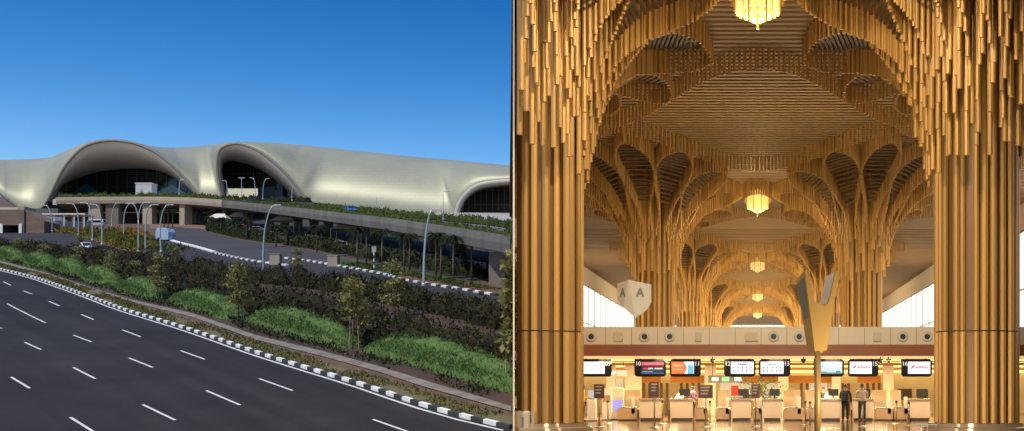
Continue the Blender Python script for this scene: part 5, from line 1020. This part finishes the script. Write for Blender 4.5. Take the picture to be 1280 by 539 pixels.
# ---- people
skin_m = mat('skin', (.30,.17,.10), .55); hair_m = mat('hair', (.012,.009,.008), .5); shoe_m = mat('shoe', (.02,.018,.016), .4); eye_m = mat('eye', (.02,.02,.02), .3)
def skinned(name, verts, edges, radii, m, parent, sub=1, root=0):
    me = bpy.data.meshes.new(name); me.from_pydata(verts, edges, []); o = bpy.data.objects.new(name, me); COL.objects.link(o); o.parent = parent
    md = o.modifiers.new('skin', 'SKIN'); md.use_smooth_shade = True; s = o.modifiers.new('sub', 'SUBSURF'); s.levels = sub; s.render_levels = sub
    for i, r in enumerate(radii):
        r = r if isinstance(r, tuple) else (r, r); me.skin_vertices[0].data[i].radius = r; me.skin_vertices[0].data[i].use_root = (i == root)
    me.materials.append(m); return o
def person(loc, rz, label, shirt, trousers, H=1.7, armL=None, armR=None, stride=.0, bag=None, sit=False):
    t = thing('person', label, 'person', loc, rz); k = H/1.7
    S = lambda v: [tuple(c*k for c in p) for p in v]
    st = stride
    # faces -Y in its own frame
    hip = .90; ank = .07
    aL = armL or ((.20,0,1.38),(.27,.02,1.12),(.27,-.06,.86)); aR = armR or ((-.20,0,1.38),(-.27,.02,1.12),(-.27,-.06,.86))
    legL = [(.09,0,.86),(.105,-.02-st*.5,.47),(.11,.0-st,ank)]; legR = [(-.09,0,.86),(-.105,-.02+st*.3,.47),(-.11,.03+st,ank)]
    if sit: legL = [(.1,-.05,.5),(.12,-.45,.5),(.12,-.43,ank)]; legR = [(-.1,-.05,.5),(-.12,-.45,.5),(-.12,-.43,ank)]; 
    V = [(0,0,hip),(0,.01,1.08),(0,.0,1.30),(0,.0,1.43),(0,-.01,1.50),(0,-.02,1.565),(0,-.02,1.66)]; E_ = [(i,i+1) for i in range(6)]; Rr = [(.15,.11),(.135,.10),(.165,.105),(.09,.07),(.052,.055),(.072,.088),(.066,.082)]
    def chain(start, pts, rad):
        prev = start
        for p, r in zip(pts, rad): V.append(p); E_.append((prev, len(V)-1)); Rr.append(r); prev = len(V)-1
        return prev
    for L, sg in ((legL,1),(legR,-1)):
        e = chain(0, L, [.085,.058,.042]); f = L[-1]; chain(e, [(f[0],f[1]-.13,.04)], [.036])
    for A, sg in ((aL,1),(aR,-1)):
        e = chain(3, A, [.055,.042,.03]); d = (Vector(A[2])-Vector(A[1])).normalized(); h0 = Vector(A[2]); V.append(tuple(h0+d*.06)); E_.append((e, len(V)-1)); Rr.append((.036,.018)); pm = len(V)-1
        sd = Vector((0,1,0)) if abs(d.y) < .8 else Vector((1,0,0)); sd = (sd-d*sd.dot(d)).normalized()
        for q, ln in ((-.03,.065),(-.01,.08),(.012,.075),(.03,.055)):
            chain(pm, [tuple(h0+d*.10+sd*q), tuple(h0+d*(.10+ln*.6)+sd*q*1.1), tuple(h0+d*(.1+ln)+sd*q+Vector((0,-.012,0)))], [.009,.0085,.007])
        chain(pm, [tuple(h0+d*.07-sd*.05), tuple(h0+d*.11-sd*.06)], [.010,.008])
    body = skinned('body', S(V), E_, [tuple(c*k for c in (r if isinstance(r, tuple) else (r, r))) for r in Rr], skin_m, t, 2)
    fm = MB(); fm.add(*[S([(0,-.112,1.60),(-.016,-.1,1.575),(.016,-.1,1.575),(0,-.135,1.58)]), [(0,1,3),(0,3,2),(1,2,3)]]); fm.build('nose', skin_m, body)
    for x in (-.03,.03): MB().lathe([(.001,-.011),(.011,0),(.001,.011)], 8, c=(x*k,-.098*k,1.618*k), cap=False).build('eye', eye_m, body)
    MB().box(-.026*k,.026*k,-.108*k,-.092*k,1.541*k,1.549*k).build('mouth', mat('lip', (.2,.07,.06), .5), body)
    hb = MB(); rows = []
    for i in range(7):
        ph = R(-20+110*i/6); rows.append([(math.cos(ph)*.083*math.cos(a)*k, (-.005+math.cos(ph)*.10*math.sin(a))*k, (1.655+.098*math.sin(ph))*k) for a in [2*math.pi*j/16 for j in range(17)] ])
    hb.grid(rows); ho = hb.build('hair', hair_m, t, smooth=True)
    for x in (-1,1): MB().lathe([(.001,-.03),(.016,-.015),(.018,.015),(.001,.03)], 8, c=(x*.08*k,-.005*k,1.6*k), cap=False).build('ear', skin_m, body)
    V = [(0,.0,.90),(0,.01,1.08),(0,.0,1.30),(0,0,1.42)]; E_ = [(0,1),(1,2),(2,3)]; Rr = [(.165,.125),(.155,.12),(.185,.125),(.11,.085)]
    for A in (aL, aR): e = chain(3, [A[0], A[1], tuple(Vector(A[1]).lerp(Vector(A[2]), .85))], [.07,.056,.045])
    skinned('shirt', S(V), E_, [tuple(c*k for c in (r if isinstance(r, tuple) else (r, r))) for r in Rr], shirt, t, 2)
    V = [(0,0,.93)]; E_ = []; Rr = [(.16,.122)]
    for L in (legL, legR): chain(0, [L[0], L[1], (L[2][0], L[2][1], L[2][2]+.03)], [.10,.075,.062])
    skinned('trousers', S(V), E_, [tuple(c*k for c in (r if isinstance(r, tuple) else (r, r))) for r in Rr], trousers, t, 2)
    for L in (legL, legR):
        f = L[-1]; sh_ = MB(); sh_.box((f[0]-.045)*k,(f[0]+.045)*k,(f[1]-.19)*k,(f[1]+.07)*k,.0,.085*k); bevel(sh_.build('shoe', shoe_m, t), .035, 3)
    if bag:
        q = thing('backpack', bag[0], 'backpack', tuple(Vector(loc)+Matrix.Rotation(rz,3,'Z')@Vector((0,.19*k,1.16*k))), rz)
        bb = MB().box(-.17,.17,-.08,.14,-.24,.24); bevel(bb.build('pack', bag[1], q), .08, 4); pb = MB().box(-.13,.13,.141,.19,-.2,.02); bevel(pb.build('pocket', bag[1], q), .03, 2)
        for x in (-.11,.11): MB().tube([(x,-.02,.22),(x,-.15,.29),(x,-.30,.24),(x*1.1,-.33,.05),(x*1.2,-.22,-.15),(x,-.05,-.2)], .016, 6).build('strap', bag[1], q)
    return t
navy = mat('dark_cloth', (.02,.02,.026), .8); pale = mat('pale_shirt', (.45,.37,.28), .8); yel = mat('yellow_vest', (.62,.36,.02), .7); purp = mat('purple_cloth', (.06,.02,.08), .8); wht = mat('white_cloth', (.6,.55,.5), .8); bgm = mat('black_bag', (.012,.012,.014), .7)
def at(px, pyb): y = EYE*F/(pyb-CY); return (HX(px,y), y, 0)
fwdL = ((.20,-.02,1.38),(.25,-.10,1.13),(.16,-.34,1.10)); fwdR = ((-.20,-.02,1.38),(-.25,-.10,1.13),(-.16,-.34,1.10))
person(at(1056.5,527.5), R(172), 'person in dark clothes with a black backpack standing at the desk', navy, navy, 1.74, armL=fwdL, stride=.05, bag=('black backpack on the back of the traveller in dark clothes', bgm))
person(at(1077.5,527.5), R(184), 'person in a pale shirt and dark trousers leaning on the desk', pale, navy, 1.78, armL=fwdL, armR=fwdR)
person(at(728.5,527), R(100), 'person in a yellow top and dark trousers half hidden by the left column', yel, navy, 1.72, armL=fwdL)
person((HX(866,66),66,0), R(60), 'person in purple leaning over the counter below monitor eleven', purp, navy, 1.66, armL=fwdL, armR=fwdR)
person((HX(851,67),67,0), R(0), 'person in white seen behind the counter below monitor eleven', wht, navy, 1.5, armL=fwdL, armR=fwdR)
person((HX(935,66),66,0), R(20), 'dark haired person at the counter below monitor twelve', navy, navy, 1.55, armL=fwdL)
person((HX(1014.5,65.8),65.8,0), R(180), 'dark haired person behind the pair of queue posts', mat('brown_cloth', (.09,.04,.025), .8), navy, 1.5)
person((HX(1037,68),68,0), R(0), 'person in pale clothes working behind the landscape monitor desk', pale, navy, 1.6, armL=fwdL, armR=fwdR)
person((HX(1029,69),69,0), R(30), 'person in dark clothes working right behind the gold pole', navy, navy, 1.6, armL=fwdR and fwdL)
# ---- added unseen fill lights under the front roof, for near columns and bulkhead
def roof_fill(x, y, e, aim, label, size=1.2):
    t = thing('roof_fill_light', label, 'track light', (x, y, ZC-.3), 0, 'added fill lights under the front roof'); MB().box(-.4,.4,-.4,.4,.02,.5).build('housing', black_m, t)
    l = bpy.data.lights.new('roof_fill_lamp', 'AREA'); l.energy = e; l.color = (1,.82,.55); l.size = size; l.spread = R(120); o = bpy.data.objects.new('roof_fill_lamp', l); COL.objects.link(o); o.parent = t
    o.location = (0,0,-.05); o.rotation_euler = (Vector(aim)-Vector((x,y,ZC-.35))).to_track_quat('-Z','Y').to_euler()
roof_fill(-1.5, 20, 2300, (7.5,48,7), 'added black fill light under the roof aimed at the widest column'); roof_fill(-1.0, 24, 160, (-8,48,7), 'added black fill light under the roof aimed at the left column'); 
roof_fill(.5, 34, 2600, (-3,62,5.5), 'added black fill light under the roof aimed at the bulkhead and shield sign')
for x in (-19.5, 19.5):
    for y in (150, 205, 260): fill_uplight(x, y, 0, 1500, (x*1.15, y+6, 12), 'added black fill light washing the %s window wall, %s of three' % ('left' if x < 0 else 'right', {150:'nearest',205:'middle',260:'farthest'}[y]), group='added wall fill lights of the side aisles')  # added fill that brightens the aisle walls
for x, e, lab in ((-3.5,1100,'left'),(4.5,2900,'right')): fill_uplight(x, 38, 0, e*.42, (x, 56, 15), 'added black fill light on the floor before the counters, '+lab+' of the forked sign')  # added fill below the near canopies
